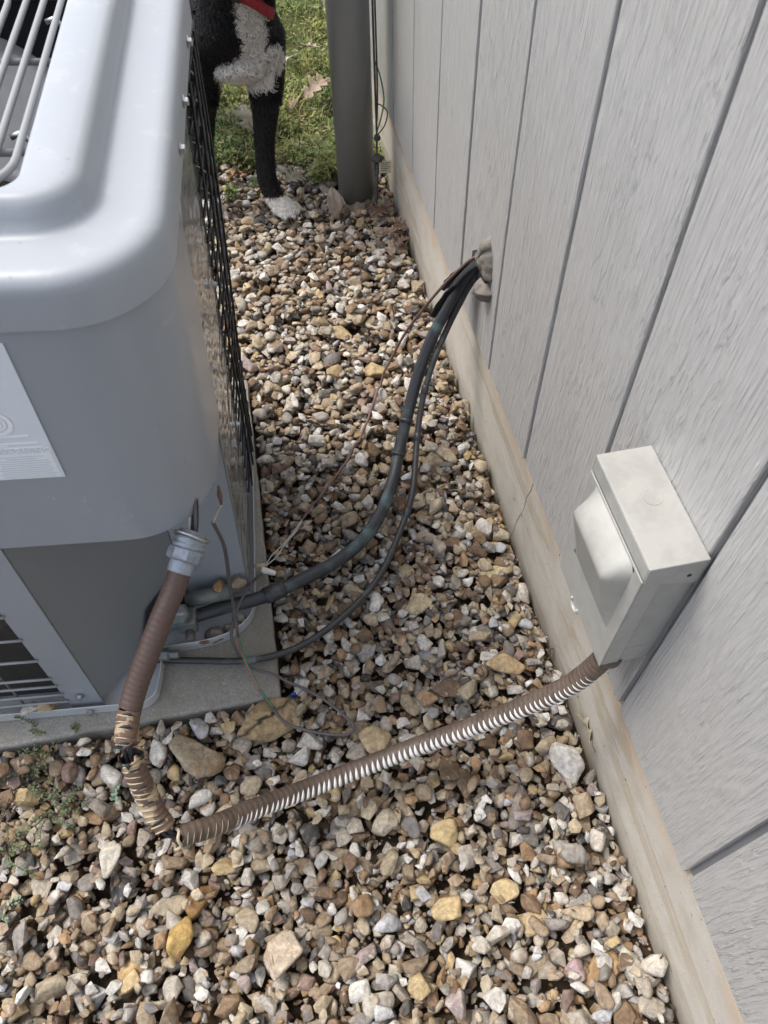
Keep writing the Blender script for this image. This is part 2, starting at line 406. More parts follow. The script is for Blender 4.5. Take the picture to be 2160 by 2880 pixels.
def tint_mat(name, rough=0.75, mott=True, sss=False):
    m, nt, b = newmat(name); v = mapping(nt)
    at = N(nt, 'ShaderNodeAttribute'); at.attribute_name = 'tint'
    c = at.outputs['Color']
    if mott:
        n1 = noise(nt, v, 95, 5, 0.65, 0.4)
        c = mix(nt, 0.9, c, ramp(nt, n1, [(0.28, g1(0.42)), (0.5, g1(1.0)), (0.72, g1(1.45))]), 'MULTIPLY')
        crust = ramp(nt, noise(nt, v, 60, 6, 0.7, 0.8), [(0.54, g1(0)), (0.62, g1(1))])
        c = mix(nt, math_(nt, 'MULTIPLY', crust, at.outputs['Alpha']), c, (0.50, 0.46, 0.40))
        brown = ramp(nt, noise(nt, v, 42, 4, 0.6, 0.6), [(0.52, g1(0)), (0.62, g1(0.75))])
        c = mix(nt, math_(nt, 'MULTIPLY', brown, math_(nt, 'SUBTRACT', 1.0, at.outputs['Alpha'])), c, (0.24, 0.15, 0.075))
        c = mix(nt, 0.45, c, ramp(nt, noise(nt, v, 700, 3, 0.7), [(0.3, g1(0.62)), (0.7, g1(1.25))]), 'MULTIPLY')
        p = bump(nt, b, noise(nt, v, 140, 5, 0.65), 0.55, 0.004)
        bump(nt, b, noise(nt, v, 800, 3, 0.6), 0.35, 0.0008, p)
    nt.links.new(c, b.inputs['Base Color']); b.inputs['Roughness'].default_value = rough
    b.inputs['Specular IOR Level'].default_value = 0.35
    return m
M_STONE = tint_mat('pebble_stone', 0.68)
M_FUR = tint_mat('curly_fur', 0.6, mott=False)
M_FUR.node_tree.nodes['Principled BSDF'].inputs['Specular IOR Level'].default_value = 0.25
M_LEAFTINT = tint_mat('leaf_blade', 0.65, mott=False)
def soil_mat():
    m, nt, b = newmat('soil'); v = mapping(nt)
    c = ramp(nt, noise(nt, v, 14, 7, 0.7), [(0.3, (0.035, 0.026, 0.018)), (0.6, (0.085, 0.062, 0.042)), (0.8, (0.14, 0.105, 0.07))])
    sx = N(nt, 'ShaderNodeSeparateXYZ'); nt.links.new(v, sx.inputs[0])
    far = ramp(nt, math_(nt, 'ADD', math_(nt, 'MULTIPLY', sx.outputs['Y'], 0.25), math_(nt, 'MULTIPLY', noise(nt, v, 5, 4, 0.6), 0.15)), [(0.55, g1(0)), (0.75, g1(1))])
    gr = ramp(nt, noise(nt, v, 9, 6, 0.7), [(0.3, (0.05, 0.07, 0.022)), (0.7, (0.10, 0.12, 0.045))])
    c = mix(nt, math_(nt, 'MULTIPLY', far, 0.8), c, gr)
    nt.links.new(c, b.inputs['Base Color']); b.inputs['Roughness'].default_value = 0.95; b.inputs['Specular IOR Level'].default_value = 0.1
    bump(nt, b, noise(nt, v, 60, 6, 0.7), 0.8, 0.01); return m
M_SOIL = soil_mat()

# ------------------------------------------------------------------ the setting: ground
g = link('ground', mesh('ground', [(-400, -400, -0.03), (400, -400, -0.03), (400, 400, -0.03), (-400, 400, -0.03)], [(0, 1, 2, 3)]), M_SOIL)
tag(g, kind='structure')

# ------------------------------------------------------------------ the house wall
house = empty('house_wall', (0.347, 1.0, 0.21))
tag(house, 'grey painted grooved wood siding of the house wall', 'wall')
def hl(p): return (p[0] - 0.347, p[1] - 1.0, p[2] - 0.21)
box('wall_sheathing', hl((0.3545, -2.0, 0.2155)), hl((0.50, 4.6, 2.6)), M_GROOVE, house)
GR = 0.0082
for k in range(-9, 22):
    y0 = 0.0945 + 0.204 * k + GR / 2; y1 = 0.0945 + 0.204 * (k + 1) - GR / 2
    p = box('plank', (-0.0062, 0, 0), (0.0085, y1 - y0, 2.38 + 0.0), M_SIDING, house, 0.0022, 2)
    p.location = hl((0.3532 - 0.0 + (0.0006 * ((k * 37) % 5 - 2) / 2), y0, 0.2105 + 0.0012 * ((k * 13) % 4)))

# poured foundation: two lengths meeting at a hair crack that leans
fnd = empty('foundation', (0.36, 1.0, 0.0))
tag(fnd, 'pale stained concrete foundation strip below the grey siding', 'foundation')
def fblock(poly):   # poly in (y, z), rough front face
    nu, nz = 120, 12
    (ya0, ya1), (yb0, yb1) = poly     # bottom y range, top y range
    V = []; F = []
    for i in range(nu + 1):
        for j in range(nz + 1):
            u, t = i / nu, j / nz
            y = (ya0 * (1 - u) + ya1 * u) * (1 - t) + (yb0 * (1 - u) + yb1 * u) * t; z = -0.12 + 0.334 * t
            x = 0.3555 + 0.0016 * mnoise.noise(Vector((3, y * 5, z * 22))) + 0.0008 * mnoise.noise(Vector((9, y * 40, z * 40)))
            V.append((x - 0.36, y - 1.0, z))
    for i in range(nu):
        for j in range(nz):
            a = i * (nz + 1) + j; F.append((a, a + 1, a + nz + 2, a + nz + 1))
    o = link('foundation_block', mesh('foundation_block', V, F, True), M_FOUND, fnd)
    md = o.modifiers.new('thick', 'SOLIDIFY'); md.thickness = 0.12; md.offset = 1
    me = o.data
    # keep the front looking out of the wall (towards -x)
    if me.polygons[0].normal.x > 0: me.flip_normals()
    md.offset = -1
    return o
fblock(((-2.0, 4.6), (-2.0, 4.6)))
M_CRACK = simple('crack_shadow', (0.24, 0.21, 0.17), 0.9)
ck = [(0.3553 - 0.36 + 0.0016 * mnoise.noise(Vector((3, y * 5, z * 22))), y - 1.0, z) for y, z in [(0.714 - 0.046 * t + 0.006 * mnoise.noise(Vector((t * 5, 1, 1))), -0.02 + 0.235 * t) for t in np.linspace(0, 1, 30)]]
tube('hairline_crack', np.array(ck), 0.00045, M_CRACK, fnd, 6)

# ------------------------------------------------------------------ AC frame
XA = (0.99437681, -0.08354168, -0.06508106); YA = (0.0838941, 0.99647103, 0.00269626); ZA = (0.06462614, -0.00814101, 0.99787634)
O_AC = Vector((-0.11571904, 0.65050446, 0.03))
AC_M = basis(XA, YA, ZA, O_AC)
def acw(a, b, c): return AC_M @ Vector((a, b, c))

# concrete pad, tilted with the unit
pad_poly0 = [(0.04, -0.172), (-0.004, 0.52), (-0.70, 0.50), (-0.70, -0.245)]
PP = []
for i in range(4):
    p, q = pad_poly0[i], pad_poly0[(i + 1) % 4]
    for k in range(40):
        t = k / 40; PP.append((p[0] + (q[0] - p[0]) * t + 0.0022 * mnoise.noise(Vector((i * 9, k * 0.55, 1))) + 0.0012 * mnoise.noise(Vector((i * 9, k * 1.9, 5))),
                               p[1] + (q[1] - p[1]) * t + 0.0022 * mnoise.noise(Vector((i * 9, k * 0.55, 7))) + 0.0012 * mnoise.noise(Vector((i * 9, k * 1.9, 3)))))
pad = prism('concrete_pad', PP, -0.10, -0.0015, M_PAD); pad.matrix_world = AC_M
md = pad.modifiers.new('bevel', 'BEVEL'); md.width = 0.005; md.segments = 2; md.limit_method = 'ANGLE'; md.angle_limit = R_(60)
tag(pad, 'rough grey concrete slab under the air conditioner', 'slab')
pad_world = [acw(p[0], p[1], 0) for p in pad_poly0]

# ------------------------------------------------------------------ gravel
def inside_pad(x, y, grow=0.0):
    v = AC_M.inverted() @ Vector((x, y, 0.02)); a, b = v.x, v.y
    ar = 0.04 + (-0.044) * (b + 0.172) / 0.692; bf = -0.172 + 0.0986 * (a - 0.04)
    return a < ar + grow and b > bf - grow and b < 0.51 + grow and a > -0.70 - grow
XMIN, XMAX, YMIN, YMAX = -1.05, 0.354, -0.45, 2.35
RES = 0.0025
NX, NY = int((XMAX - XMIN) / RES) + 1, int((YMAX - YMIN) / RES) + 1
HM = np.full((NX, NY), -0.018)
gy = YMIN + np.arange(NY) * RES
gx = XMIN + np.arange(NX) * RES
# block the pad in the height map
GX, GY = np.meshgrid(gx, gy, indexing='ij')
inv = np.array(AC_M.inverted())
AA = inv[0, 0] * GX + inv[0, 1] * GY + inv[0, 2] * 0.02 + inv[0, 3]
BB = inv[1, 0] * GX + inv[1, 1] * GY + inv[1, 2] * 0.02 + inv[1, 3]
PADMASK = (AA < 0.04 - 0.044 * (BB + 0.172) / 0.692) & (BB > -0.172 + 0.0986 * (AA - 0.04)) & (BB < 0.51) & (AA > -0.70)

PALETTE = np.array([
    (0.35, 0.275, 0.18), (0.43, 0.355, 0.24), (0.29, 0.215, 0.138), (0.39, 0.34, 0.272), (0.47, 0.43, 0.362), (0.55, 0.525, 0.475),
    (0.63, 0.61, 0.57), (0.22, 0.142, 0.08), (0.17, 0.108, 0.065), (0.235, 0.212, 0.188), (0.15, 0.14, 0.13), (0.335, 0.312, 0.285),
    (0.45, 0.335, 0.165), (0.36, 0.225, 0.115), (0.33, 0.262, 0.245), (0.255, 0.17, 0.14), (0.43, 0.435, 0.445), (0.075, 0.070, 0.068)])
PW = np.array([13, 12, 10, 10, 9, 8, 5, 9, 7, 5, 4, 6, 4, 3.5, 1.8, 2.2, 3.5, 2.2]); PW /= PW.sum()

def rot_zyx(yaw, tx, ty):
    return np.array(Euler((tx, ty, yaw)).to_matrix())
stones = []      # dict x y z a b c yaw tx ty col alpha layer
def drop(x, y, a, b, c, yaw, sink=0.86, commit=True, zfix=None):
    rr = a * 1.0; i0 = max(int((x - rr - XMIN) / RES), 0); i1 = min(int((x + rr - XMIN) / RES) + 1, NX - 1)
    j0 = max(int((y - rr - YMIN) / RES), 0); j1 = min(int((y + rr - YMIN) / RES) + 1, NY - 1)
    if i1 - i0 < 2 or j1 - j0 < 2: return None
    dx = gx[i0:i1, None] - x; dy = gy[None, j0:j1] - y; cs, sn = math.cos(yaw), math.sin(yaw)
    q = ((dx * cs + dy * sn) / a) ** 2 + ((-dx * sn + dy * cs) / b) ** 2
    m = q < 0.92
    if m.sum() < 2: return None
    hh = c * np.sqrt(1 - q[m]); sub = HM[i0:i1, j0:j1]
    s = np.sort(sub[m] + hh); z = s[min(int(len(s) * sink), len(s) - 1)]
    if commit:
        sub[m] = np.maximum(sub[m], z + hh)
    return z
def size():
    a = float(np.clip(np.exp(rng.normal(math.log(0.0087), 0.33)), 0.0038, 0.0195))
    return a, a * rng.uniform(0.46, 0.90), a * rng.uniform(0.30, 0.62)
def allowed(x, y, a):
    if x > 0.353 - a * 0.8: return False
    i = int((x - XMIN) / RES); j = int((y - YMIN) / RES)
    for dx, dy in ((0, 0), (a * .8, 0), (-a * .8, 0), (0, a * .8), (0, -a * .8)):
        ii = min(max(int((x + dx - XMIN) / RES), 0), NX - 1); jj = min(max(int((y + dy - YMIN) / RES), 0), NY - 1)
        if PADMASK[ii, jj]: return False
    if (x - 0.262) ** 2 + (y - 1.78) ** 2 < (0.05 + a) ** 2: return False
    if y > 1.86:                      # thins out into the grass
        p = max(0.0, 1 - (y - 1.86) / 0.16) if x > -0.02 else max(0.08, 1 - (y - 1.9) / 0.35)
        if rng.random() > p: return False
    if x < -0.4 and y > 0.52: return False   # behind the unit
    return True
def put(x, y, sz, layer, col=None, alpha=None, yaw=None, tilt=0.3):
    a, b, c = sz; yaw = rng.uniform(0, math.pi) if yaw is None else yaw
    z = drop(x, y, a, b, c, yaw)
    if z is None: return None
    if col is None:
        col = PALETTE[rng.choice(len(PALETTE), p=PW)] * rng.uniform(0.78, 1.14); col = col * 0.88 + col.mean() * 0.12
    s = dict(x=x, y=y, z=z, a=a, b=b, c=c, yaw=yaw, tx=rng.normal(0, tilt), ty=rng.normal(0, tilt), col=np.array(col), al=rng.random() ** 2 if alpha is None else alpha, layer=layer)
    stones.append(s); return s
def sample():
    while True:
        x = rng.uniform(XMIN + 0.02, XMAX - 0.003); y = rng.uniform(YMIN + 0.02, YMAX - 0.02)
        if (x < -0.62 or y < -0.08) and rng.random() < 0.45: continue
        return x, y
AREA = (XMAX - XMIN) * (YMAX - YMIN)
n1 = 0
while n1 < 8600:
    x, y = sample(); sz = size()
    if not allowed(x, y, sz[0]): continue
    put(x, y, sz, 0); n1 += 1

# stones big or odd enough to be told apart, each a thing of its own
FEATURE = [
    ((-0.121, 0.438), 0.047, 0.030, 0.020, 20, (0.38, 0.29, 0.165), 0.0, 'large tan stone with dark streaks against the slab corner', 'dark'),
    ((-0.227, 0.408), 0.037, 0.031, 0.026, -25, (0.30, 0.255, 0.185), 0.1, 'large square grey-brown rock in front of the slab, below the broken conduit', None),
    ((-0.261, 0.172), 0.027, 0.018, 0.014, 80, (0.47, 0.32, 0.12), 0.0, 'pointed bright ochre stone left of the frame middle near the bottom', None),
    ((-0.332, 0.145), 0.027, 0.020, 0.009, 95, (0.46, 0.32, 0.16), 0.0, 'flat orange-tan stone near the bottom left corner', None),
    ((-0.132, 0.128), 0.030, 0.026, 0.012, 60, (0.47, 0.39, 0.30), 0.3, 'big pale tan diamond-shaped stone near the bottom', None),
    ((0.113, 0.232), 0.024, 0.021, 0.016, 70, (0.46, 0.355, 0.19), 0.1, 'round tan stone in the gravel below the striped conduit', None),
    ((-0.351, 0.293), 0.034, 0.013, 0.008, 65, (0.58, 0.54, 0.46), 0.8, 'long thin whitish stone shard left of the conduit bend', None),
    ((0.314, 0.291), 0.029, 0.023, 0.018, 105, (0.55, 0.53, 0.49), 0.6, 'large white pitted stone touching the foundation below the conduit', None),
    ((0.238, 0.033), 0.0165, 0.0145, 0.012, 40, (0.43, 0.32, 0.33), 0.1, 'pink-mauve stone near the bottom right by the foundation', None),
    ((0.263, 0.456), 0.029, 0.020, 0.014, 0, (0.41, 0.31, 0.18), 0.1, 'pitted yellow-brown stone between the disconnect box and thin pipe', None),
    ((0.255, 0.895), 0.029, 0.026, 0.017, 10, (0.30, 0.24, 0.155), 0.2, 'big rough brown stone beside the refrigerant pipes and foundation', None),
    ((0.293, 0.632), 0.032, 0.014, 0.010, 5, (0.47, 0.39, 0.24), 0.3, 'long flat tan stone near the foundation left of the disconnect box', None),
    ((0.159, 0.598), 0.024, 0.020, 0.013, -15, (0.46, 0.37, 0.24), 0.3, 'smooth tan heart-shaped stone right of the thin pipe', None),
    ((0.123, 1.295), 0.038, 0.022, 0.010, -20, (0.42, 0.33, 0.19), 0.2, 'long tan stone in the gravel between unit and pipes', None),
    ((-0.227, 0.350), 0.013, 0.0115, 0.009, 0, (0.56, 0.34, 0.115), 0.0, 'small smooth orange pebble in front of the square rock', None),
    ((0.030, 0.262), 0.021, 0.019, 0.013, 30, (0.45, 0.40, 0.31), 0.6, 'pale speckled round stone just below the striped conduit', None),
    ((-0.242, 0.215), 0.024, 0.021, 0.016, 35, (0.26, 0.155, 0.065), 0.0, 'glossy dark brown stone below the conduit bend', None),
    ((0.206, 1.850), 0.022, 0.020, 0.018, 0, (0.48, 0.44, 0.34), 0.3, 'round pale stone left of the grey pole foot', None),
    ((0.272, 0.030), 0.026, 0.021, 0.013, 60, (0.37, 0.245, 0.12), 0.4, 'flat brown stone with a pale edge at the bottom right', None),
    ((0.309, 0.034), 0.024, 0.016, 0.013, 95, (0.49, 0.47, 0.39), 0.4, 'oval greenish-white stone touching the foundation at the bottom right', None),
    ((0.152, 0.500), 0.036, 0.015, 0.009, 100, (0.42, 0.42, 0.41), 0.5, 'long pale grey splinter of stone in mid gravel', None),
    ((0.042, 0.382), 0.022, 0.020, 0.013, 10, (0.40, 0.31, 0.185), 0.4, 'tan stone inside the loop end of the thin grey cable', None),
    ((0.190, 1.155), 0.034, 0.026, 0.014, -25, (0.42, 0.32, 0.17), 0.1, 'ochre-tan stone beneath the brown cable near the pipes', None),
    ((-0.005, 1.185), 0.026, 0.019, 0.013, 10, (0.48, 0.42, 0.30), 0.4, 'pale cream stone in the gravel close to the wire guard', None),
]
feat = []
for (xy, a, b, c, yaw, col, al, lab, kind) in FEATURE:
    s = put(xy[0], xy[1], (a * 0.78, b * 0.78, c * 0.78), 9, col, al, R_(yaw), 0.06); s['label'] = lab; s['kind'] = kind; feat.append(s)
n2 = 0; tries = 0
while n2 < 10500 and tries < 150000:
    best = None
    sz = size(); yaw = rng.uniform(0, math.pi)
    for _ in range(4):
        x, y = sample(); tries += 1
        if not allowed(x, y, sz[0]): continue
        z = drop(x, y, sz[0], sz[1], sz[2], yaw, commit=False)
        if z is not None and (best is None or z < best[0]): best = (z, x, y)
    if best is None or best[0] > 0.022: continue
    put(best[1], best[2], sz, 1, yaw=yaw, tilt=0.26); n2 += 1
for _ in range(420):                  # stones banked against the front and side of the slab
    sz = size(); yaw = rng.uniform(0, math.pi)
    if rng.random() < 0.75:
        a = rng.uniform(-0.68, 0.03); b = -0.172 + 0.0986 * (a - 0.04) - sz[0] * 0.9 - abs(rng.normal(0, 0.018))
    else:
        b = rng.uniform(-0.15, 0.5); a = 0.04 - 0.044 * (b + 0.172) / 0.692 + sz[0] * 0.9 + abs(rng.normal(0, 0.010))
    p = acw(a, b, 0.0)
    if not (XMIN + 0.02 < p.x < XMAX and YMIN < p.y < YMAX) or not allowed(p.x, p.y, sz[0]): continue
    z = drop(p.x, p.y, sz[0], sz[1], sz[2], yaw, commit=False)
    if z is not None and z < p.z - 0.004: put(p.x, p.y, sz, 1, yaw=yaw)
# a few pebbles lying on the slab edge of the unit are made with the unit

HULLS = {}
def hull_lib(n, npts, off):
    out = []
    for k in range(n):
        bm = bmesh.new(); m = int(rng.integers(npts[0], npts[1]))
        p = rng.normal(size=(m, 3)); p /= np.linalg.norm(p, axis=1)[:, None]; p *= rng.uniform(0.78, 1.12, m)[:, None]
        for q in p: bm.verts.new(q)
        r = bmesh.ops.convex_hull(bm, input=bm.verts)
        bmesh.ops.delete(bm, geom=[g_ for g_ in set(r['geom_interior'] + r['geom_unused']) if isinstance(g_, bmesh.types.BMVert)], context='VERTS')
        bmesh.ops.dissolve_limit(bm, angle_limit=R_(16), verts=bm.verts, edges=bm.edges)
        bmesh.ops.bevel(bm, geom=bm.edges[:], offset=off * rng.uniform(0.6, 1.5), segments=2 if off > 0.05 else 1, affect='EDGES', profile=0.6, clamp_overlap=True)
        bmesh.ops.triangulate(bm, faces=bm.faces); bmesh.ops.recalc_face_normals(bm, faces=bm.faces); bm.verts.index_update()
        V = np.array([v.co[:] for v in bm.verts]); T = np.array([[v.index for v in f.verts] for f in bm.faces]); bm.free()
        V -= (V.max(0) + V.min(0)) / 2; V /= (V.max(0) - V.min(0)) / 2
        V *= 1.0 + 0.035 * np.sin(V @ rng.normal(0, 3.0, (3, 3)) + rng.uniform(0, 6, 3)).sum(1)[:, None] / 1.5
        out.append((V, T))
    return out
HULLS['fine'] = hull_lib(110, (11, 19), 0.085)
HULLS['coarse'] = hull_lib(50, (9, 14), 0.05)
def stone_geo(S, level, angular=False):
    V0, T0 = ICO[level]; n = len(S); K = 10
    nr = rng.normal(size=(n, K, 3)); nr /= np.linalg.norm(nr, axis=2)[:, :, None]
    h = rng.uniform(0.60, 1.0, (n, K)); p = rng.uniform(14, 34, n) if angular else rng.uniform(5, 16, n)
    d = np.einsum('vk,nmk->nvm', V0, nr) / h[:, None, :]
    r = (np.maximum(d, 1e-3) ** p[:, None, None]).sum(2) ** (-1 / p)[:, None]
    r = np.clip(r, 0.55, 1.4); r /= np.sqrt((r ** 2).mean(1))[:, None] * 0.93
    ph = rng.uniform(0, 6.28, (n, 3)); fr = rng.normal(0, 2.6, (n, 3, 3))
    wv = np.sin(np.einsum('vk,nmk->nvm', V0, fr) + ph[:, None, :]).sum(2) * 0.03
    P = V0[None] * (r + wv)[:, :, None]
    P *= np.array([[s['a'], s['b'], s['c']] for s in S])[:, None, :]
    Rm = np.array([rot_zyx(s['yaw'], s['tx'], s['ty']) for s in S])
    P = np.einsum('nij,nvj->nvi', Rm, P)
    return P, T0
def hull_geo(s, lib):
    V, T = HULLS[lib][int(rng.integers(len(HULLS[lib])))]
    q = rng.normal(size=4); q /= np.linalg.norm(q); sp = np.eye(3)
    if rng.random() < 0.5: sp = np.diag(rng.choice([-1, 1], 3)); 
    W = V @ sp; Tt = T if np.linalg.det(sp) > 0 else T[:, ::-1]
    k = int(rng.integers(3)); W = np.roll(W, k, axis=1)       # cyclic axes keep the winding
    W = W * np.array([s['a'], s['b'], s['c']]) * 1.05
    return W @ rot_zyx(s['yaw'], s['tx'], s['ty']).T, Tt
def stones_mesh(name, S, level, hull=None, share=0.74):
    pick = rng.random(len(S)) < (share if hull else 0.0)
    Vs, Ts, Cs = [], [], []; k = 0
    rd = [s for s, p in zip(S, pick) if not p]
    if rd:
        P, T0 = stone_geo(rd, level); nv = P.shape[1]
        P = P + np.array([[s['x'], s['y'], s['z']] for s in rd])[:, None, :]
        Vs.append(P.reshape(-1, 3)); Ts.append((T0[None] + (np.arange(len(rd)) * nv)[:, None, None]).reshape(-1, 3)); k = len(rd) * nv
        Cs.append(np.repeat(np.array([[*s['col'], s['al']] for s in rd]), nv, axis=0))
    for s, p in zip(S, pick):
        if not p: continue
        V, T = hull_geo(s, hull); Vs.append(V + np.array((s['x'], s['y'], s['z']))); Ts.append(T + k); k += len(V)
        Cs.append(np.tile(np.array([*s['col'], s['al']]), (len(V), 1)))
    return fastmesh(name, np.concatenate(Vs), np.concatenate(Ts), True, np.concatenate(Cs))

bed = empty('gravel_bed', (0, 0.8, -0.02)); tag(bed, kind='structure')
normal = [s for s in stones if s['layer'] != 9]
def seen(s):       # in the frame and on top of the heap
    v = Vector((s['x'], s['y'], s['z'] - 1.166)); dz = v.dot(FWD)
    if dz < 0.1: return 0
    px, py = v.dot(RIGHT) / dz * 2163, v.dot(DOWN) / dz * 2163
    if abs(px) > 1110 or abs(py) > 1470: return 0
    i, j = int((s['x'] - XMIN) / RES), int((s['y'] - YMIN) / RES)
    if HM[i, j] > s['z'] + s['c'] + 0.004: return 0
    return s['a'] * s['b'] / dz ** 2
for s in normal: s['vis'] = seen(s)
normal.sort(key=lambda s: -s['vis'])
single = normal[:300]; rest = normal[300:]
for s in single:
    if rng.random() < 0.75: Pq, T0 = hull_geo(s, 'fine')
    else: P, T0 = stone_geo([s], 3); Pq = P[0]
    o = link('stone', fastmesh('stone', Pq, T0, True, np.tile(np.array([*s['col'], s['al']]), (len(Pq), 1))), M_STONE, bed)
    o.location = (s['x'], s['y'] - 0.8, s['z'] + 0.02)
vis = [s for s in rest if s['vis'] > 0]; hid = [s for s in rest if s['vis'] == 0]
o = link('loose_gravel', stones_mesh('loose_gravel', vis, 2, 'fine'), M_STONE, bed); o.location = (0, -0.8, 0.02); tag(o, kind='stuff')
o = link('buried_gravel', stones_mesh('buried_gravel', hid, 1, 'coarse'), M_STONE, bed); o.location = (0, -0.8, 0.02); tag(o, kind='stuff')
# grit between the stones
ng = 16000; gp = np.column_stack([rng.uniform(XMIN, 0.352, ng), rng.uniform(YMIN, 1.95, ng)])
gs = []
for x, y in gp:
    i, j = int((x - XMIN) / RES), int((y - YMIN) / RES)
    if PADMASK[i, j] or x < -0.62 or y < -0.08 or (x < -0.4 and y > 0.52) or HM[i, j] > 0.0: continue
    r = rng.uniform(0.0016, 0.004)
    gs.append(dict(x=x, y=y, z=HM[i, j] + r * 0.2, a=r, b=r * 0.8, c=r * 0.7, yaw=rng.uniform(0, 3), tx=0, ty=0, col=PALETTE[rng.choice(len(PALETTE), p=PW)] * 0.8, al=0.2))
o = link('grit', stones_mesh('grit', gs, 1), M_STONE, bed); o.location = (0, -0.8, 0.02); tag(o, kind='stuff')
for s in feat:
    P, T0 = stone_geo([s], 4, True)
    P = P[0]; al = s['al']; tint = np.tile(np.array([*s['col'], al]), (len(P), 1))
    if s['kind'] == 'dark':
        for i, v in enumerate(P):
            w = abs(v[1] * 0.9 - v[0] * 0.55 - 0.004 + 0.004 * mnoise.noise(Vector(v) * 120))
            if v[2] > 0 and w < 0.0028 and mnoise.noise(Vector(v) * 55) > -0.25: tint[i, :3] = (0.05, 0.038, 0.022)
    o = link('feature_stone', fastmesh('feature_stone', P, T0, True, tint), M_STONE); o.location = (s['x'], s['y'], s['z'])
    o.name = 'stone'
    tag(o, s['label'], 'stone')
fv = []; ff = []; ft = []; k = 0
for _ in range(420):
    x = rng.uniform(-0.6, 0.35); y = rng.uniform(-0.05, 1.95) if rng.random() < 0.7 else rng.uniform(1.2, 1.95)
    if rng.random() < 0.3: x = 0.352 - abs(rng.normal(0, 0.02))
    i, j = int((x - XMIN) / RES), int((y - YMIN) / RES)
    if PADMASK[i, j] or (x < -0.4 and y > 0.52): continue
    L = rng.uniform(0.003, 0.009); a = rng.uniform(0, 6.28); w = L * rng.uniform(0.12, 0.6); z = HM[i, j] + 0.0015
    d = np.array((math.cos(a), math.sin(a), rng.normal(0, 0.35))) * L; q = np.array((-math.sin(a), math.cos(a), rng.normal(0, 0.4))) * w; o_ = np.array((x, y, z)); up = np.array((0, 0, L * 0.25))
    fv += [o_ - d, o_ - q * 0.7 + up * 0.5, o_ + d * 0.9 + up, o_ + q + up * 0.4]; ff.append((k, k + 1, k + 2, k + 3)); k += 4
    ft += [(*(np.array(((0.16, 0.10, 0.06), (0.28, 0.20, 0.12), (0.10, 0.07, 0.05), (0.36, 0.29, 0.19))[int(rng.integers(4))]) * rng.uniform(0.7, 1.2)), 1)] * 4
o = link('leaf_litter', fastmesh('leaf_litter', np.array(fv), np.array(ff), False, np.array(ft)), M_LEAFTINT, bed); o.location = (0, -0.8, 0.02); tag(o, kind='stuff')
def ground_z(x, y):
    i, j = int((x - XMIN) / RES), int((y - YMIN) / RES)
    if 0 <= i < NX and 0 <= j < NY: return float(HM[max(i - 2, 0):i + 3, max(j - 2, 0):j + 3].max())
    return -0.03

# ------------------------------------------------------------------ air conditioner (local a, b, c in the unit's own leaning frame)
ac = empty('air_conditioner'); ac.matrix_world = AC_M
tag(ac, 'grey outdoor air conditioning unit with fan guard on top, on the slab', 'air conditioner')
A0, A1, B0, B1 = -0.585, 0.004, -0.166, 0.435
# top cover: skirt, shelf, raised inner rim, opening
prof = [(0.004, 0.744), (0.0, 0.740), (0.0, 0.7405), (0.0, 0.769), (0.001, 0.776), (0.0035, 0.781), (0.008, 0.7842), (0.013, 0.7852), (0.018, 0.7855), (0.047, 0.7850), (0.051, 0.7858), (0.054, 0.7885),
        (0.0565, 0.796), (0.059, 0.8035), (0.062, 0.8080), (0.067, 0.8102), (0.075, 0.8108), (0.100, 0.8108), (0.1035, 0.8095), (0.106, 0.806), (0.107, 0.800), (0.107, 0.770)]
def fi(i): return i if i < 0.064 else 0.064 + (i - 0.064) * 0.28 if i < 0.108 else i - 0.0315
rings = []
for ins, c in prof:
    r = max(0.088 - ins * 0.75, 0.022)
    rings.append([(x, y, c) for x, y in rrect(A0 + ins, A1 - ins, B0 + fi(ins), B1 - ins, r, 14)])
lid = loft('top_cover', rings, M_LID, ac); lid.data.set_sharp_from_angle(angle=R_(60))
# fan guard: rounded loops and cross rods
gz = 0.803
for k in range(12):
    ins = 0.1135 + 0.0165 * k
    if A1 - ins - (A0 + ins) < 0.05: break
    P = [(x, y, gz) for x, y in rrect(A0 + ins, A1 - ins, B0 + fi(ins), B1 - ins, max(0.045 - 0.002 * k, 0.02), 8)]; P.append(P[0])
    tube('guard_rod', np.array(P), 0.0031, M_ROD, ac, 8, False)
for bb in (-0.02, 0.13, 0.28):
    tube('guard_cross_rod', np.array([(A0 + 0.108, bb, gz - 0.006), (-0.29, bb, gz - 0.006), (A1 - 0.108, bb, gz - 0.006)]), 0.0031, M_ROD, ac, 8)
tube('guard_cross_rod', np.array([(-0.29, B0 + 0.077, gz - 0.0065), (-0.29, 0.1, gz - 0.0065), (-0.29, B1 - 0.108, gz - 0.0065)]), 0.0031, M_ROD, ac, 8)
for sx, sy in ((A1 - 0.112, -0.005), (A1 - 0.112, 0.20)):
    tube('guard_clip', np.array([(sx + 0.004, sy, 0.795), (sx - 0.003, sy + 0.004, 0.803), (sx - 0.012, sy + 0.002, 0.800)]), 0.0026, M_GALV, ac, 6)
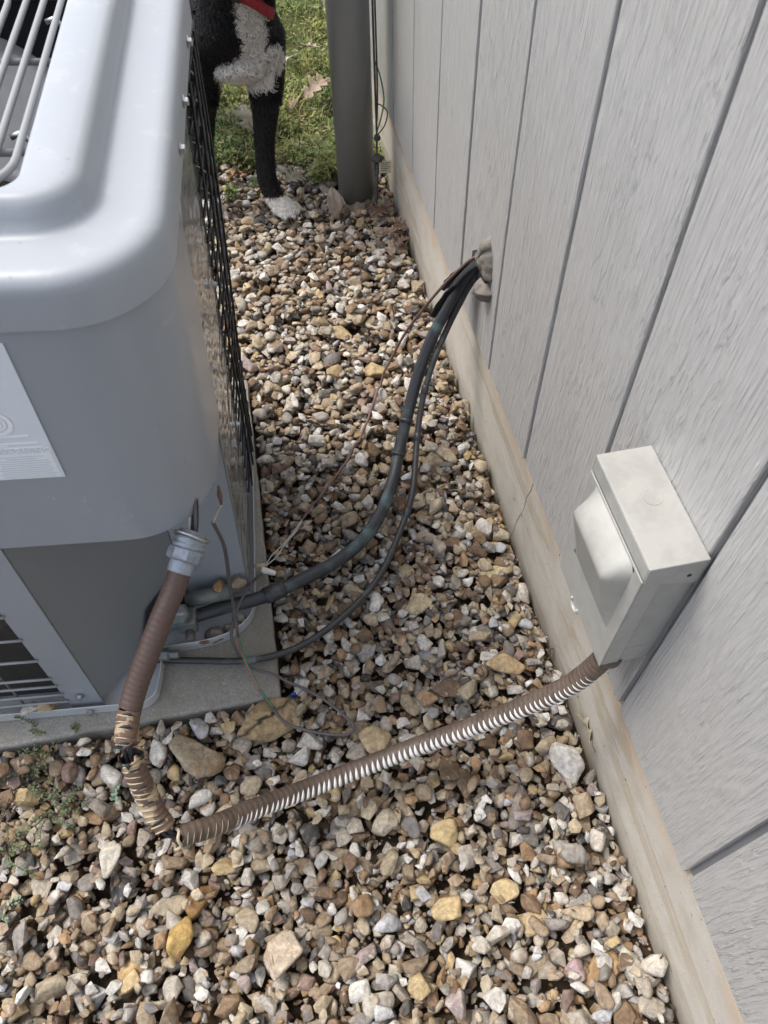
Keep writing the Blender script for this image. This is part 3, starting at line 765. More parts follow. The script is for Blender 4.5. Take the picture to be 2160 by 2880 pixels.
# fan
hub = lathe('fan_hub', [(0.0, 0.70), (0.055, 0.70), (0.055, 0.745), (0.045, 0.755), (0.0, 0.757)], M_BLADE, ac, 24, (-0.29, 0.134, 0))
for k in range(3):
    a0 = R_(120 * k + 8); V = []; F = []
    for i in range(9):
        r = 0.05 + 0.135 * i / 8
        for j in range(13):
            t = j / 12; a = a0 + R_(88) * (t - 0.5) * (0.75 + 0.35 * i / 8) + R_(14) * i / 8
            V.append((-0.29 + r * math.cos(a), 0.134 + r * math.sin(a), 0.715 + 0.035 * t))
    for i in range(8):
        for j in range(12): p = i * 13 + j; F.append((p, p + 1, p + 14, p + 13))
    o = link('fan_blade', mesh('fan_blade', V, F, True), M_BLADE, ac)
    o.modifiers.new('thick', 'SOLIDIFY').thickness = 0.002
# shroud under the cover and dark inside
loft('fan_shroud', [[(x, y, 0.772) for x, y in rrect(A0 + 0.106, A1 - 0.106, B0 + 0.075, B1 - 0.106, 0.03, 8)], [(x, y, 0.66) for x, y in rrect(A0 + 0.09, A1 - 0.09, B0 + 0.09, B1 - 0.09, 0.12, 8)]], M_DARK, ac, cap1=True)
# curved control cover wrapping the front corner, above the service recess
PB = 0.447
path = [(-0.272, -0.163)] + [(x, -0.163) for x in np.linspace(-0.25, -0.10, 6)]
for i in range(1, 15):
    a = R_(-90 + 90 * i / 14); path.append((-0.093 + 0.093 * math.cos(a), -0.070 + 0.093 * math.sin(a)))
path += [(0.0, -0.05), (0.0, -0.02), (0.0, 0.012)]
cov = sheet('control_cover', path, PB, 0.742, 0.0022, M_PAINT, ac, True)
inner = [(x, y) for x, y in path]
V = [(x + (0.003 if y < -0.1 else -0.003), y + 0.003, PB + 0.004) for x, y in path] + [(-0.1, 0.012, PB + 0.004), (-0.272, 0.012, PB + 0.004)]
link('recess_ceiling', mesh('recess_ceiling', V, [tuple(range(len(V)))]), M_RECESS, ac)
# corner strip, recess panels, side panel
sheet('corner_strip', [(-0.272, -0.1635), (-0.248, -0.1635), (-0.2245, -0.1635)], 0.004, PB + 0.0, 0.0025, M_PAINT, ac)
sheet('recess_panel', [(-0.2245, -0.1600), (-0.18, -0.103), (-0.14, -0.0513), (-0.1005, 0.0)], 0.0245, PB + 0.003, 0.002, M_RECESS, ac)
sheet('valve_panel', [(-0.0995, 0.0), (-0.05, 0.0), (-0.004, 0.0)], 0.034, PB + 0.003, 0.002, M_PAINT, ac)
sp = []
for i, b in enumerate(np.linspace(-0.0015, 0.195, 60)):
    w = 0.0011 * math.sin(b * 55) + 0.0007 * math.sin(b * 131 + 1)
    sp.append((0.0 + (0.0 if i < 2 else w), b))
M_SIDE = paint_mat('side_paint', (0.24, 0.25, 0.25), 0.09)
def wavy_side():
    V = []; F = []; nb, nc = 40, 140
    for i in range(nb + 1):
        for j in range(nc + 1):
            b = -0.0005 + 0.1955 * i / nb; c = 0.0305 + 0.711 * j / nc
            w = 0.0011 * mnoise.noise(Vector((b * 16, c * 24, 2))) + 0.0006 * mnoise.noise(Vector((b * 22, c * 60, 7)))
            w *= min(1, i / 4) * min(1, (nb - i) / 4) * min(1, (nc - j) / 5)
            V.append((-0.0015 + w - (0.006 if i == nb else 0), b, c))
    for i in range(nb):
        for j in range(nc):
            p = i * (nc + 1) + j; F.append((p, p + nc + 1, p + nc + 2, p + 1))
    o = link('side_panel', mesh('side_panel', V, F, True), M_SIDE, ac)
    md = o.modifiers.new('thick', 'SOLIDIFY'); md.thickness = 0.002; md.offset = -1
    return o
wavy_side()
for b, c in ((0.052, 0.757), (0.136, 0.757), (0.26, 0.757), (0.16, 0.52), (0.035, 0.50), (0.17, 0.25)):
    a = 0.0045 if c > 0.74 else 0.0005
    h = lathe('screw', [(0.0, 0.0), (0.0065, 0.0), (0.0065, 0.0012), (0.0042, 0.0014), (0.0042, 0.0045), (0.003, 0.0052), (0.0, 0.0053)], M_GALV, ac, 6 if c > 0.74 else 12, (a, b, c), (1, 0, 0), False)
for a, c in ((-0.249, 0.051),):
    lathe('screw', [(0.0, 0.0), (0.007, 0.0), (0.007, 0.0012), (0.0045, 0.0014), (0.0045, 0.0048), (0.0, 0.005)], M_GALV, ac, 6, (a, -0.166, c), (0, -1, 0), False)
lathe('screw', [(0.0, 0.0), (0.0065, 0.0), (0.0065, 0.0012), (0.0042, 0.0014), (0.0042, 0.0055), (0.0, 0.006)], M_GALV, ac, 6, (-0.243, -0.1745, 0.011), (0, -1, 0), False)
# coil behind the guards (open wall from the side panel round the back to the front strip)
def arc(cx, cy, r, a0, a1, n=6): return [(cx + r * math.cos(R_(a0 + (a1 - a0) * i / n)), cy + r * math.sin(R_(a0 + (a1 - a0) * i / n))) for i in range(n + 1)]
ci = 0.022
cpath = [(A1 - ci, 0.19)] + arc(A1 - ci - 0.06, B1 - ci - 0.06, 0.06, 0, 90) + arc(A0 + ci + 0.06, B1 - ci - 0.06, 0.06, 90, 180) + arc(A0 + ci + 0.06, B0 + ci + 0.06, 0.06, 180, 270) + [(-0.262, B0 + ci)]
sheet('coil', cpath, 0.026, 0.742, 0.022, M_COIL, ac, True)
box('inner_core', (A0 + 0.07, 0.06, 0.02), (-0.06, B1 - 0.07, 0.655), M_DARK, ac)
# wire guard, right side and back
def guard(off, path, zs, ev, r, name, zr, bulge=0.0):
    P = np.array(path, float); Pf = spline([(x, y, 0) for x, y in P], 90)
    T = np.gradient(Pf, axis=0); T /= np.linalg.norm(T, axis=1)[:, None]; Nn = np.stack([T[:, 1], -T[:, 0], T[:, 2]], 1)
    mb = MB()
    for i, c in enumerate(zs):
        bl = bulge * math.sin(i * 1.7) * 0.3 + bulge
        Q = Pf + Nn * (off + bl * np.sin(np.linspace(0, math.pi, 90))[:, None] ** 0.7); Q[:, 2] = c
        mb.path(Q, r, 6)
    cum = np.r_[0, np.cumsum(np.linalg.norm(np.diff(Pf, axis=0), axis=1))]
    k = 0; s = ev * 0.5
    while s < cum[-1]:
        i = int(np.searchsorted(cum, s)); i = min(i, 89); f = np.sin(math.pi * i / 89) ** 0.7
        q = Pf[i] + Nn[i] * (off + bulge * f + r * 1.6)
        zz = np.linspace(zr[0], zr[1], 9); q2 = np.array([(q[0] + Nn[i][0] * bulge * 0.35 * math.sin(z * 9 + k), q[1] + Nn[i][1] * bulge * 0.3 * math.sin(z * 7 + k), z) for z in zz])
        mb.path(q2, r * 0.85, 6); s += ev; k += 1
    return mb.build(name, M_BLACKW, ac, True)
guard(0.018, cpath[:18], np.arange(0.05, 0.735, 0.034), 0.042, 0.0019, 'wire_guard', (0.03, 0.735), 0.006)
# front louvre wires: each a bar of its own
for c in (0.43, 0.368, 0.305, 0.243, 0.181, 0.122, 0.096, 0.066, 0.040):
    P = [(-0.268, -0.1665, c), (-0.4, -0.1665, c), (A0 + 0.07, -0.1665, c), (A0 + 0.02, -0.146, c), (A0, -0.10, c), (A0 - 0.001, 0.1, c), (A0, 0.36, c)]
    tube('guard_bar', spline(P, 30), 0.0021, M_ROD, ac, 8)
for a in (-0.335, -0.42, -0.50):
    tube('guard_upright', np.array([(a, -0.161, 0.03), (a, -0.161, 0.3), (a, -0.161, 0.74)]), 0.0018, M_ROD, ac, 6)
# base pan with its notched corner and turned-up lip
bp = [(-0.20, -0.1725)] + arc(-0.172, -0.1435, 0.029, -90, -20, 5) + [(-0.1405, -0.121), (-0.1400, -0.0925)] + [(-0.135, -0.0840), (-0.12, -0.0815), (-0.089, -0.080), (-0.062, -0.0755), (-0.041, -0.069), (-0.026, -0.0615), (-0.014, -0.052), (-0.005, -0.042), (0.001, -0.030), (0.005, -0.01)]
bp += [(0.006, 0.1), (0.006, 0.36)] + arc(-0.064, 0.365, 0.07, 0, 90, 6) + arc(A0 + 0.07, 0.365, 0.07, 90, 180, 6) + arc(A0 + 0.06, -0.1125, 0.06, 180, 270, 6)
def offset_poly(poly, d):
    P = np.array(poly); n = len(P); out = []
    for i in range(n):
        t = P[(i + 1) % n] - P[i - 1]; t /= np.linalg.norm(t); out.append((P[i][0] - t[1] * d, P[i][1] + t[0] * d))
    return out
r0 = bp; r1 = offset_poly(bp, 0.0022)
loft('base_pan', [[(x, y, 0.0) for x, y in r0], [(x, y, 0.0225) for x, y in r0], [(x, y, 0.0235) for x, y in offset_poly(bp, 0.0011)], [(x, y, 0.0225) for x, y in r1], [(x, y, 0.004) for x, y in r1]], M_PAN, ac, cap0=True, cap1=True, smooth=False)
# rating label on the control cover
lab = box('rating_label', (-0.345 + 0.075, -0.1645, 0.562), (-0.125, -0.1634, 0.728), M_LABEL, ac, 0.004, 3)
lb = -0.1649
def lbar(nm, a0, a1, c0, c1, m, d=0.0): return box(nm, (a0, lb - 0.0002 - d, c0), (a1, lb + 0.0003, c1), m, lab)
lbar('label_panel', -0.268, -0.128, 0.5645, 0.5985, M_LABEL_PALE)
lbar('label_rule', -0.268, -0.135, 0.6125, 0.6131, M_LABEL_PRINT)
lbar('label_rule', -0.268, -0.132, 0.6065, 0.6071, M_LABEL_PRINT)
Mt = lambda a, c, y=lb - 0.0004: basis((1, 0, 0), (0, 0, 1), (0, -1, 0), (a, y, c))
text('label_text', 'WARNING', 0.0098, M_LABEL_PRINT, lab, Mt(-0.150, 0.6028), 0.0002)
prism('label_symbol', [(-0.1835, 0.5995), (-0.1755, 0.5995), (-0.1795, 0.6062)], lb - 0.0004, lb + 0.0003, M_LABEL_PRINT, lab, axis='y')
for i, w in enumerate((0.040, 0.026, 0.044, 0.046, 0.042, 0.045, 0.048, 0.044, 0.050, 0.047)):
    lbar('label_line', -0.155 - w / 2, -0.155 + w / 2, 0.5945 - 0.0031 * i, 0.5957 - 0.0031 * i, M_LABEL_FAINT, 0.0003)
for i, (x, w) in enumerate(((-0.172, 0.022), (-0.19, 0.05), (-0.166, 0.052), (-0.176, 0.020))):
    lbar('label_line', x - w / 2, x + w / 2, (0.610, 0.6175, 0.622, 0.668)[i] - 0.0006, (0.610, 0.6175, 0.622, 0.668)[i] + 0.0010, M_LABEL_PRINT)
lbar('label_line', -0.2, -0.163, 0.6735, 0.6750, M_LABEL_PRINT); lbar('label_line', -0.2, -0.164, 0.6780, 0.6792, M_LABEL_PRINT)
bx = -0.152; k = 0
while bx > -0.24:
    w = (0.0008, 0.0015, 0.0011, 0.0022, 0.0009)[k % 5]; lbar('barcode_bar', bx - w, bx, 0.6560, 0.6645, M_LABEL_PRINT); bx -= w + (0.0010, 0.0007, 0.0014)[k % 3]; k += 1
def ring(nm, cx, cz, r0_, r1_, m):
    n = 40; V = []; F = []
    for i in range(n):
        a = 2 * math.pi * i / n
        V += [(cx + r0_ * math.cos(a), lb - 0.0004, cz + r0_ * math.sin(a)), (cx + r1_ * math.cos(a), lb - 0.0004, cz + r1_ * math.sin(a))]
    for i in range(n): j = (i + 1) % n; F.append((2 * i, 2 * i + 1, 2 * j + 1, 2 * j))
    o = link(nm, mesh(nm, V, F), m, lab); o.modifiers.new('thick', 'SOLIDIFY').thickness = 0.0003; return o
ex, ez = -0.1625, 0.6395
ring('emblem_ring', ex, ez, 0.0112, 0.0150, M_LABEL_PRINT)
ring('emblem_ring', ex, ez, 0.0078, 0.0098, M_LABEL_PRINT)
mb = MB()
for p, q in (((-0.0062, -0.0056), (0.0, 0.0078)), ((0.0062, -0.0056), (0.0, 0.0078)), ((-0.0062, -0.0045), (0.0062, -0.0045))):
    d = Vector((q[0] - p[0], q[1] - p[1])).normalized(); nrm = (-d.y * 0.0011, d.x * 0.0011)
    quad = [(ex + p[0] - nrm[0], ez + p[1] - nrm[1]), (ex + q[0] - nrm[0], ez + q[1] - nrm[1]), (ex + q[0] + nrm[0], ez + q[1] + nrm[1]), (ex + p[0] + nrm[0], ez + p[1] + nrm[1])]
    V = [(x, lb - 0.0005, z) for x, z in quad] + [(x, lb + 0.0003, z) for x, z in quad]
    mb.add(V, [(0, 1, 2, 3), (4, 7, 6, 5), (0, 4, 5, 1), (1, 5, 6, 2), (2, 6, 7, 3), (3, 7, 4, 0)])
mb.build('emblem_letter', M_LABEL_PRINT, lab)
# dark rubber-edged opening low in the recess, valves and stub pipes
V = [(-0.176, -0.0995, 0.012), (-0.150, -0.0655, 0.115), (-0.118, -0.024, 0.125), (-0.105, -0.0075, 0.085), (-0.103, -0.005, 0.012)]
V = [(x + 0.0035 * 0.8, y - 0.0035 * 0.62, z) for x, y, z in V]
link('line_opening', mesh('line_opening', V, [(0, 1, 2, 3, 4)]), M_DARK, ac)
val = empty('service_valve'); val.parent = ac
tube('valve_stub', np.array([(-0.16, -0.062, 0.050), (-0.12, -0.056, 0.053), (-0.10, -0.054, 0.055)]), 0.0125, M_BRASS, val, 14)
tube('valve_barrel', np.array([(-0.098, -0.030, 0.072), (-0.06, -0.026, 0.074), (-0.026, -0.022, 0.076)]), 0.0125, M_BRASS, val, 14)
box('valve_body', (-0.112, -0.073, 0.038), (-0.082, -0.042, 0.074), M_BRASS, val, 0.004)
cap_ax = Vector((-0.12, -0.42, 0.9)).normalized()
lathe('valve_cap', [(0.0, 0.0), (0.0115, 0.0), (0.0115, 0.012), (0.0165, 0.013), (0.0170, 0.028), (0.0150, 0.031), (0.0, 0.0312)], M_BRASS, val, 6, (-0.101, -0.054, 0.068), cap_ax, False)
px = Vector((1, 0.0, 0.1)); px = (px - cap_ax * px.dot(cap_ax)).normalized(); py = cap_ax.cross(px)
text('cap_lettering', 'Parker', 0.0078, M_GALV, val, basis(px, py, cap_ax, Vector((-0.101, -0.054, 0.068)) + cap_ax * 0.0315), 0.0003)
lathe('valve_port', [(0.0, 0.0), (0.0075, 0.0), (0.0075, 0.016), (0.0062, 0.018), (0.0, 0.018)], M_WGREY, val, 12, (-0.094, -0.070, 0.050), (0.05, -1.0, -0.35))
lump('rust_spot', (-0.076, -0.0805, 0.021), (0.008, 0.002, 0.004), M_RUST, ac, 0.3, 3, 2)
lathe('small_valve', [(0.0, 0.0), (0.010, 0.0), (0.010, 0.018), (0.007, 0.02), (0.007, 0.034), (0.0, 0.034)], M_BRASS, ac, 6, (-0.146, -0.098, 0.028), (0.95, -0.1, 0.1), False)

# pebbles that have fallen on the base pan
def pebble(loc, a, b, c, yaw, col, label, al=0.2, tilt=0.15):
    s = dict(a=a, b=b, c=c, yaw=yaw, tx=rng.normal(0, tilt), ty=rng.normal(0, tilt)); P, T0 = stone_geo([s], 3)
    o = link('stone', fastmesh('stone', P[0], T0, True, np.tile(np.array([*col, al]), (len(P[0]), 1))), M_STONE); o.location = loc
    tag(o, label, 'stone', 'stones lying on the unit base'); return o
for (a, b, r, col, lb_) in ((-0.058, -0.062, 0.015, (0.24, 0.22, 0.18), 'grey pebble in the unit base tray just right of the valve'),
                            (-0.036, -0.052, 0.010, (0.30, 0.25, 0.20), 'brown pebble lying in the unit base tray under the thick pipe'),
                            (-0.018, -0.040, 0.009, (0.40, 0.37, 0.32), 'pale pebble in the rounded end of the unit base tray'),
                            (-0.046, -0.006 - 0.012, 0.011, (0.33, 0.22, 0.11), 'tan pebble wedged behind the thick pipe on the unit base'),
                            (-0.018, -0.012, 0.012, (0.30, 0.25, 0.19), 'grey-brown pebble against the light panel behind the thick pipe')):
    zz = 0.012 if b < -0.03 else 0.092
    if b > -0.03: zz = 0.086
    pebble(acw(a, b, zz), r, r * 0.75, r * 0.7, rng.uniform(0, 3), col, lb_)
pebble(acw(-0.325, -0.168, 0.030), 0.013, 0.007, 0.006, 0.0, (0.60, 0.58, 0.54), 'white pebble on the unit base rim below the front bars', 0.3)
pebble(acw(-0.300, -0.168, 0.031), 0.010, 0.007, 0.006, 0.1, (0.45, 0.34, 0.20), 'tan pebble on the unit base rim beside the white one', 0.1)

# ------------------------------------------------------------------ refrigerant pipes
th = empty('refrigerant_pipe', (-0.15, 0.61, 0.09)); tag(th, 'thick dark blue-green copper pipe curving from unit to wall', 'pipe')
suct = [(-0.232, 0.602, 0.088), (-0.195, 0.608, 0.09), (-0.15, 0.614, 0.09), (-0.097, 0.622, 0.085), (-0.022, 0.646, 0.08), (0.041, 0.677, 0.07), (0.09, 0.717, 0.062), (0.128, 0.767, 0.058), (0.16, 0.827, 0.062), (0.184, 0.882, 0.08), (0.213, 0.936, 0.12), (0.242, 0.98, 0.17), (0.276, 1.01, 0.23), (0.311, 1.021, 0.29), (0.333, 1.008, 0.352), (0.362, 0.99, 0.395)]
P = spline(suct, 120); L0 = Vector((-0.15, 0.61, 0.09))
rr = np.interp(np.linspace(0, 1, 120), [0, 0.15, 0.75, 1], [0.0105, 0.0112, 0.0108, 0.0092]) * (1 + 0.02 * np.sin(np.arange(120) * 0.9) * np.sin(np.arange(120) * 0.23))
tube('pipe_run', P - np.array(L0), rr, M_COPPER, th, 18)
for f in (20, 66, 74):
    lathe('pipe_collar', [(0.0125, -0.004), (0.0128, 0.0), (0.0125, 0.004)] if f != 20 else [(0.0118, -0.018), (0.0138, -0.014), (0.0138, 0.014), (0.0118, 0.018)], M_COPPER2, th, 18, tuple(Vector(P[f]) - L0), tuple(P[f + 1] - P[f - 1]))
tn = empty('liquid_pipe', (-0.2, 0.55, 0.045)); tag(tn, 'thin black pipe running beside the thick pipe from unit to wall', 'pipe')
liq = [(-0.275, 0.566, 0.05), (-0.209, 0.551, 0.049), (-0.131, 0.537, 0.045), (-0.063, 0.545, 0.037), (-0.002, 0.571, 0.034), (0.058, 0.611, 0.034), (0.107, 0.66, 0.034), (0.157, 0.739, 0.036), (0.189, 0.796, 0.058), (0.214, 0.875, 0.09), (0.235, 0.931, 0.13), (0.263, 0.975, 0.18), (0.295, 1.006, 0.23), (0.319, 1.012, 0.285), (0.338, 1.003, 0.34), (0.362, 0.985, 0.372)]
P2 = spline(liq, 120); L1 = Vector((-0.2, 0.55, 0.045))
tube('pipe_run', P2 - np.array(L1), 0.0056 * (1 + 0.015 * np.sin(np.arange(120) * 1.3)), M_COPPER2, tn, 14)
for f in (17, 62, 78, 88):
    lathe('pipe_collar', [(0.0057, -0.008), (0.0068, -0.006), (0.0068, 0.006), (0.0057, 0.008)], M_COPPER if f != 17 else M_BRASS, tn, 14, tuple(Vector(P2[f]) - L1), tuple(P2[f + 1] - P2[f - 1]))

# putty and torn foam where the lines enter the wall
pt = empty('wall_putty', (0.345, 0.985, 0.39)); tag(pt, 'lumpy grey putty patch where the pipes enter the siding', 'putty')
def putty_flap(nm, pts, thick, seed):
    """pts: (y, z) outline fan; domed out of the wall"""
    P = np.array(pts); P = np.array((0.975, 0.372)) + (P - np.array((0.975, 0.372))) * np.array((0.72, 0.80)); c = P.mean(0); V = []; F = []; nr_ = 7; n = len(P) * 4
    out = []
    for i in range(len(P)):
        for k in range(4):
            q = P[i] + (P[(i + 1) % len(P)] - P[i]) * k / 4
            q = q + np.array([mnoise.noise(Vector((q[0] * 90, q[1] * 90, seed))), mnoise.noise(Vector((q[0] * 90, q[1] * 90, seed + 5)))]) * 0.007; out.append(q)
    for r in range(nr_ + 1):
        t = r / nr_
        for q in out:
            y, z = q + (c - q) * t; x = -thick * (1 - (1 - t) ** 2.2) - 0.008 * (t > 0) - 0.005 * mnoise.noise(Vector((y * 45, z * 45, seed))) * (t > 0) - 0.004 * mnoise.noise(Vector((y * 160, z * 160, seed))) * (t > 0)
            V.append((x + 0.347 - 0.345, y - 0.985, z - 0.39))
    for r in range(nr_):
        for j in range(n): k = (j + 1) % n; F.append((r * n + j, r * n + k, (r + 1) * n + k, (r + 1) * n + j))
    F.append(tuple(nr_ * n + j for j in range(n)))
    return link(nm, mesh(nm, V, F, True), M_PUTTY, pt)
putty_flap('putty_cap', [(0.978, 0.452), (0.950, 0.428), (0.936, 0.400), (0.936, 0.372), (0.975, 0.366), (1.005, 0.375), (1.03, 0.372), (1.022, 0.398), (1.000, 0.420)], 0.008, 3)
putty_flap('putty_lump', [(0.965, 0.362), (0.938, 0.364), (0.925, 0.345), (0.935, 0.322), (0.965, 0.316), (0.985, 0.33), (0.982, 0.352)], 0.014, 8)
box('wall_gap', (-0.0065, -0.030, -0.055), (0.0065, 0.048, -0.018), M_FOAM, pt, 0.002)
fm = empty('foam_sleeve', (0.32, 1.02, 0.32)); tag(fm, 'torn black foam sleeve around the pipes at the wall', 'insulation')
def torn(nm, P, rad, a0, a1, seed, mat):
    P = spline(P, 26); T, U, W = frames(P); V = []; F = []; na = 16
    for i in range(26):
        for j in range(na + 1):
            t = i / 25; lim = 1.0 - 0.75 * max(0, t - 0.35) / 0.65 + 0.25 * mnoise.noise(Vector((t * 9, seed, 1)))
            a = R_(a0 + (a1 - a0) * (0.5 + (j / na - 0.5) * max(lim, 0.12))); r = rad * (1 + 0.12 * mnoise.noise(Vector((t * 7, j * 0.5, seed))))
            e = 0.010 * mnoise.noise(Vector((j * 0.9, seed, 4))) * t
            V.append(P[i] + T[i] * e + r * (math.cos(a) * U[i] + math.sin(a) * W[i]) - np.array((0.32, 1.02, 0.32)))
    for i in range(25):
        for j in range(na): p = i * (na + 1) + j; F.append((p, p + 1, p + na + 2, p + na + 1))
    o = link(nm, mesh(nm, V, F, True), mat, fm); md = o.modifiers.new('thick', 'SOLIDIFY'); md.thickness = 0.004; return o
torn('foam_wrap', [(0.352, 0.994, 0.372), (0.333, 1.010, 0.338), (0.315, 1.022, 0.298), (0.298, 1.030, 0.262), (0.282, 1.030, 0.232)], 0.0165, -60, 150, 2, M_FOAM)
torn('foam_tear', [(0.352, 1.004, 0.372), (0.332, 1.028, 0.335), (0.312, 1.050, 0.298), (0.296, 1.066, 0.268)], 0.012, -30, 200, 6, M_FOAM)

# ------------------------------------------------------------------ low-voltage cables
cb = empty('brown_cable', (0.1, 0.95, 0.02)); tag(cb, 'thin brown cable from the wall putty down across the gravel', 'cable')
def onground(P, lift=0.003, n=90, lo=None):
    P = spline(P, n)
    for p in P:
        gz_ = ground_z(p[0], p[1]) + lift
        if p[2] < 0.05 or p[2] < gz_: p[2] = max(gz_, p[2] if p[2] >= 0.05 else gz_)
    Z = P[:, 2].copy()
    for _ in range(4): Z[1:-1] = np.maximum(Z[1:-1], 0.25 * Z[:-2] + 0.5 * Z[1:-1] + 0.25 * Z[2:])
    P[:, 2] = Z; return P
bw = [(0.345, 1.002, 0.385), (0.328, 1.014, 0.365), (0.298, 1.045, 0.30), (0.27, 1.081, 0.22), (0.243, 1.108, 0.145), (0.218, 1.116, 0.08), (0.189, 1.096, 0.04), (0.159, 1.037, 0.02), (0.117, 0.961, 0.02), (0.076, 0.907, 0.02), (0.027, 0.849, 0.02), (-0.013, 0.801, 0.02)]
Pb = onground(bw); tube('cable_jacket', Pb - np.array((0.1, 0.95, 0.02)), 0.0026, M_WBROWN, cb, 8)
for k, dx in ((0, 0.0), (1, 0.004)):
    Pw = spline([tuple(Pb[-1]), (-0.03 + dx, 0.775, Pb[-1][2] + 0.006), (-0.055 + dx, 0.742, 0.040), (-0.074 + dx * 2, 0.722 - dx, 0.046), (-0.087, 0.700, 0.05)], 24)
    tube('bare_wire', Pw - np.array((0.1, 0.95, 0.02)), 0.0011, M_WWHITE, cb, 6)
wn = empty('wire_connector', (-0.083, 0.690, 0.048)); tag(wn, 'white twist-on wire connector lying beside the unit corner', 'connector')
lathe('connector_cap', [(0.0, -0.013), (0.0036, -0.0125), (0.0046, -0.009), (0.0056, 0.009), (0.0056, 0.012), (0.0, 0.012)], M_LINER, wn, 12, (0, 0, 0), (-0.75, 0.35, 0.1))
lathe('connector_cap', [(0.0, -0.011), (0.003, -0.0105), (0.0052, 0.008), (0.0, 0.009)], M_LINER_TAN, wn, 10, (-0.013, 0.012, 0.003), (0.9, -0.1, -0.1))

tc_ = empty('grey_cable', (-0.12, 0.58, 0.3)); tag(tc_, 'thin grey cable hanging from the unit and looping over the gravel', 'cable')
c0 = np.array((-0.12, 0.58, 0.3))
ts = [(-0.118, 0.569, 0.38), (-0.118, 0.584, 0.30), (-0.129, 0.589, 0.20), (-0.135, 0.580, 0.13), (-0.139, 0.559, 0.09)]
tube('cable_jacket', spline(ts, 40) - c0, 0.0026, M_WGREY, tc_, 8)
tube('white_core', spline([(-0.100, 0.560, 0.425), (-0.108, 0.566, 0.405), (-0.1175, 0.5688, 0.381)], 10) - c0, 0.0016, M_WWHITE, tc_, 6)
tube('taped_splice', spline([(-0.094, 0.547, 0.478), (-0.0965, 0.552, 0.455), (-0.099, 0.558, 0.43)], 12) - c0, np.interp(np.linspace(0, 1, 12), [0, .2, .45, .7, 1], [.0016, .0019, .0034, .0024, .0016]), M_WBROWN, tc_, 8)
red = [(-0.139, 0.559, 0.09), (-0.138, 0.540, 0.066), (-0.131, 0.512, 0.05), (-0.120, 0.487, 0.043)]
tube('red_core', spline(red, 16) - c0, 0.0016, M_WRED, tc_, 6)
grn = [(-0.1375, 0.557, 0.09), (-0.1365, 0.538, 0.066), (-0.128, 0.509, 0.05), (-0.116, 0.480, 0.042), (-0.103, 0.455, 0.042)]
tube('green_core', spline(grn, 18) - c0, 0.0016, M_WGREEN, tc_, 6)
lp = [(-0.120, 0.487, 0.043), (-0.103, 0.455, 0.042), (-0.09, 0.433, 0.045), (-0.05, 0.408, 0.052), (-0.01, 0.394, 0.055), (0.006, 0.394, 0.055), (0.012, 0.402, 0.055), (0.006, 0.415, 0.055), (-0.031, 0.461, 0.05), (-0.081, 0.501, 0.042), (-0.132, 0.527, 0.042), (-0.151, 0.562, 0.05), (-0.151, 0.589, 0.06), (-0.13, 0.612, 0.098), (-0.107, 0.654, 0.085), (-0.094, 0.684, 0.056)]
Pl = spline(lp, 110)
for p in Pl:
    if not inside_pad(p[0], p[1]): p[2] = max(p[2] - 0.02, ground_z(p[0], p[1]) + 0.003)
Z = Pl[:, 2].copy()
for _ in range(5): Z[1:-1] = np.maximum(Z[1:-1] * 0.7, 0.25 * Z[:-2] + 0.5 * Z[1:-1] + 0.25 * Z[2:])
Pl[:, 2] = Z
tube('cable_loop', Pl - c0, 0.0024, M_WGREY, tc_, 8)

# ------------------------------------------------------------------ broken electrical conduit
cd = empty('electrical_conduit', (-0.2, 0.35, 0.3)); tag(cd, 'broken brown ribbed flexible conduit between unit and disconnect box', 'conduit')
C0 = np.array((-0.2, 0.35, 0.3)); CR = 0.0128
def ribbed(nm, pts, n, mat, depth, pitch, seed, jag0=0.0, jag1=0.0, rad=CR, squash=None):
    P = spline(pts, n); T, U, W = frames(P); cum = np.r_[0, np.cumsum(np.linalg.norm(np.diff(P, axis=0), axis=1))]
    segs = 28; V = []; F = []
    for i in range(n):
        for j in range(segs):
            a = 2 * math.pi * j / segs; s = cum[i] + 0.0008 * math.sin(a)
            r = rad * (1 - depth * (0.5 + 0.5 * math.cos(2 * math.pi * s / pitch)) ** 2) * (1 + 0.02 * mnoise.noise(Vector((s * 60, a, seed))))
            if squash: r *= 1 - squash(i / (n - 1)) * (0.5 + 0.5 * math.cos(2 * (a - 0.6)))
            e0 = jag0 * max(0, 1 - i / 6) * (0.5 + mnoise.noise(Vector((math.cos(a) * 2, math.sin(a) * 2, seed + 3)))); e1 = jag1 * max(0, 1 - (n - 1 - i) / 6) * (0.5 + mnoise.noise(Vector((math.cos(a) * 2, math.sin(a) * 2, seed + 8))))
            V.append(P[i] + T[i] * (e0 - e1) + r * (math.cos(a) * U[i] + math.sin(a) * W[i]) - C0)
    for i in range(n - 1):
        for j in range(segs): k = (j + 1) % segs; F.append((i * segs + j, i * segs + k, (i + 1) * segs + k, (i + 1) * segs + j))
    o = link(nm, mesh(nm, V, F, True), mat, cd)
    o.data.materials.append(M_INNER)
    md = o.modifiers.new('thick', 'SOLIDIFY'); md.thickness = 0.0022; md.offset = -1; md.material_offset = 1
    return P, T, U, W, cum, o
seg1 = [(-0.1478, 0.4685, 0.4435), (-0.157, 0.453, 0.435), (-0.176, 0.425, 0.42), (-0.195, 0.400, 0.40), (-0.216, 0.374, 0.375), (-0.2265, 0.356, 0.362)]
P1 = ribbed('conduit_sleeve', seg1, 150, M_BROWN_MID, 0.03, 0.0066, 1)
seg1b = [(-0.2265, 0.356, 0.362), (-0.2305, 0.346, 0.356), (-0.234, 0.334, 0.35), (-0.2355, 0.327, 0.345), (-0.236, 0.3215, 0.341)]
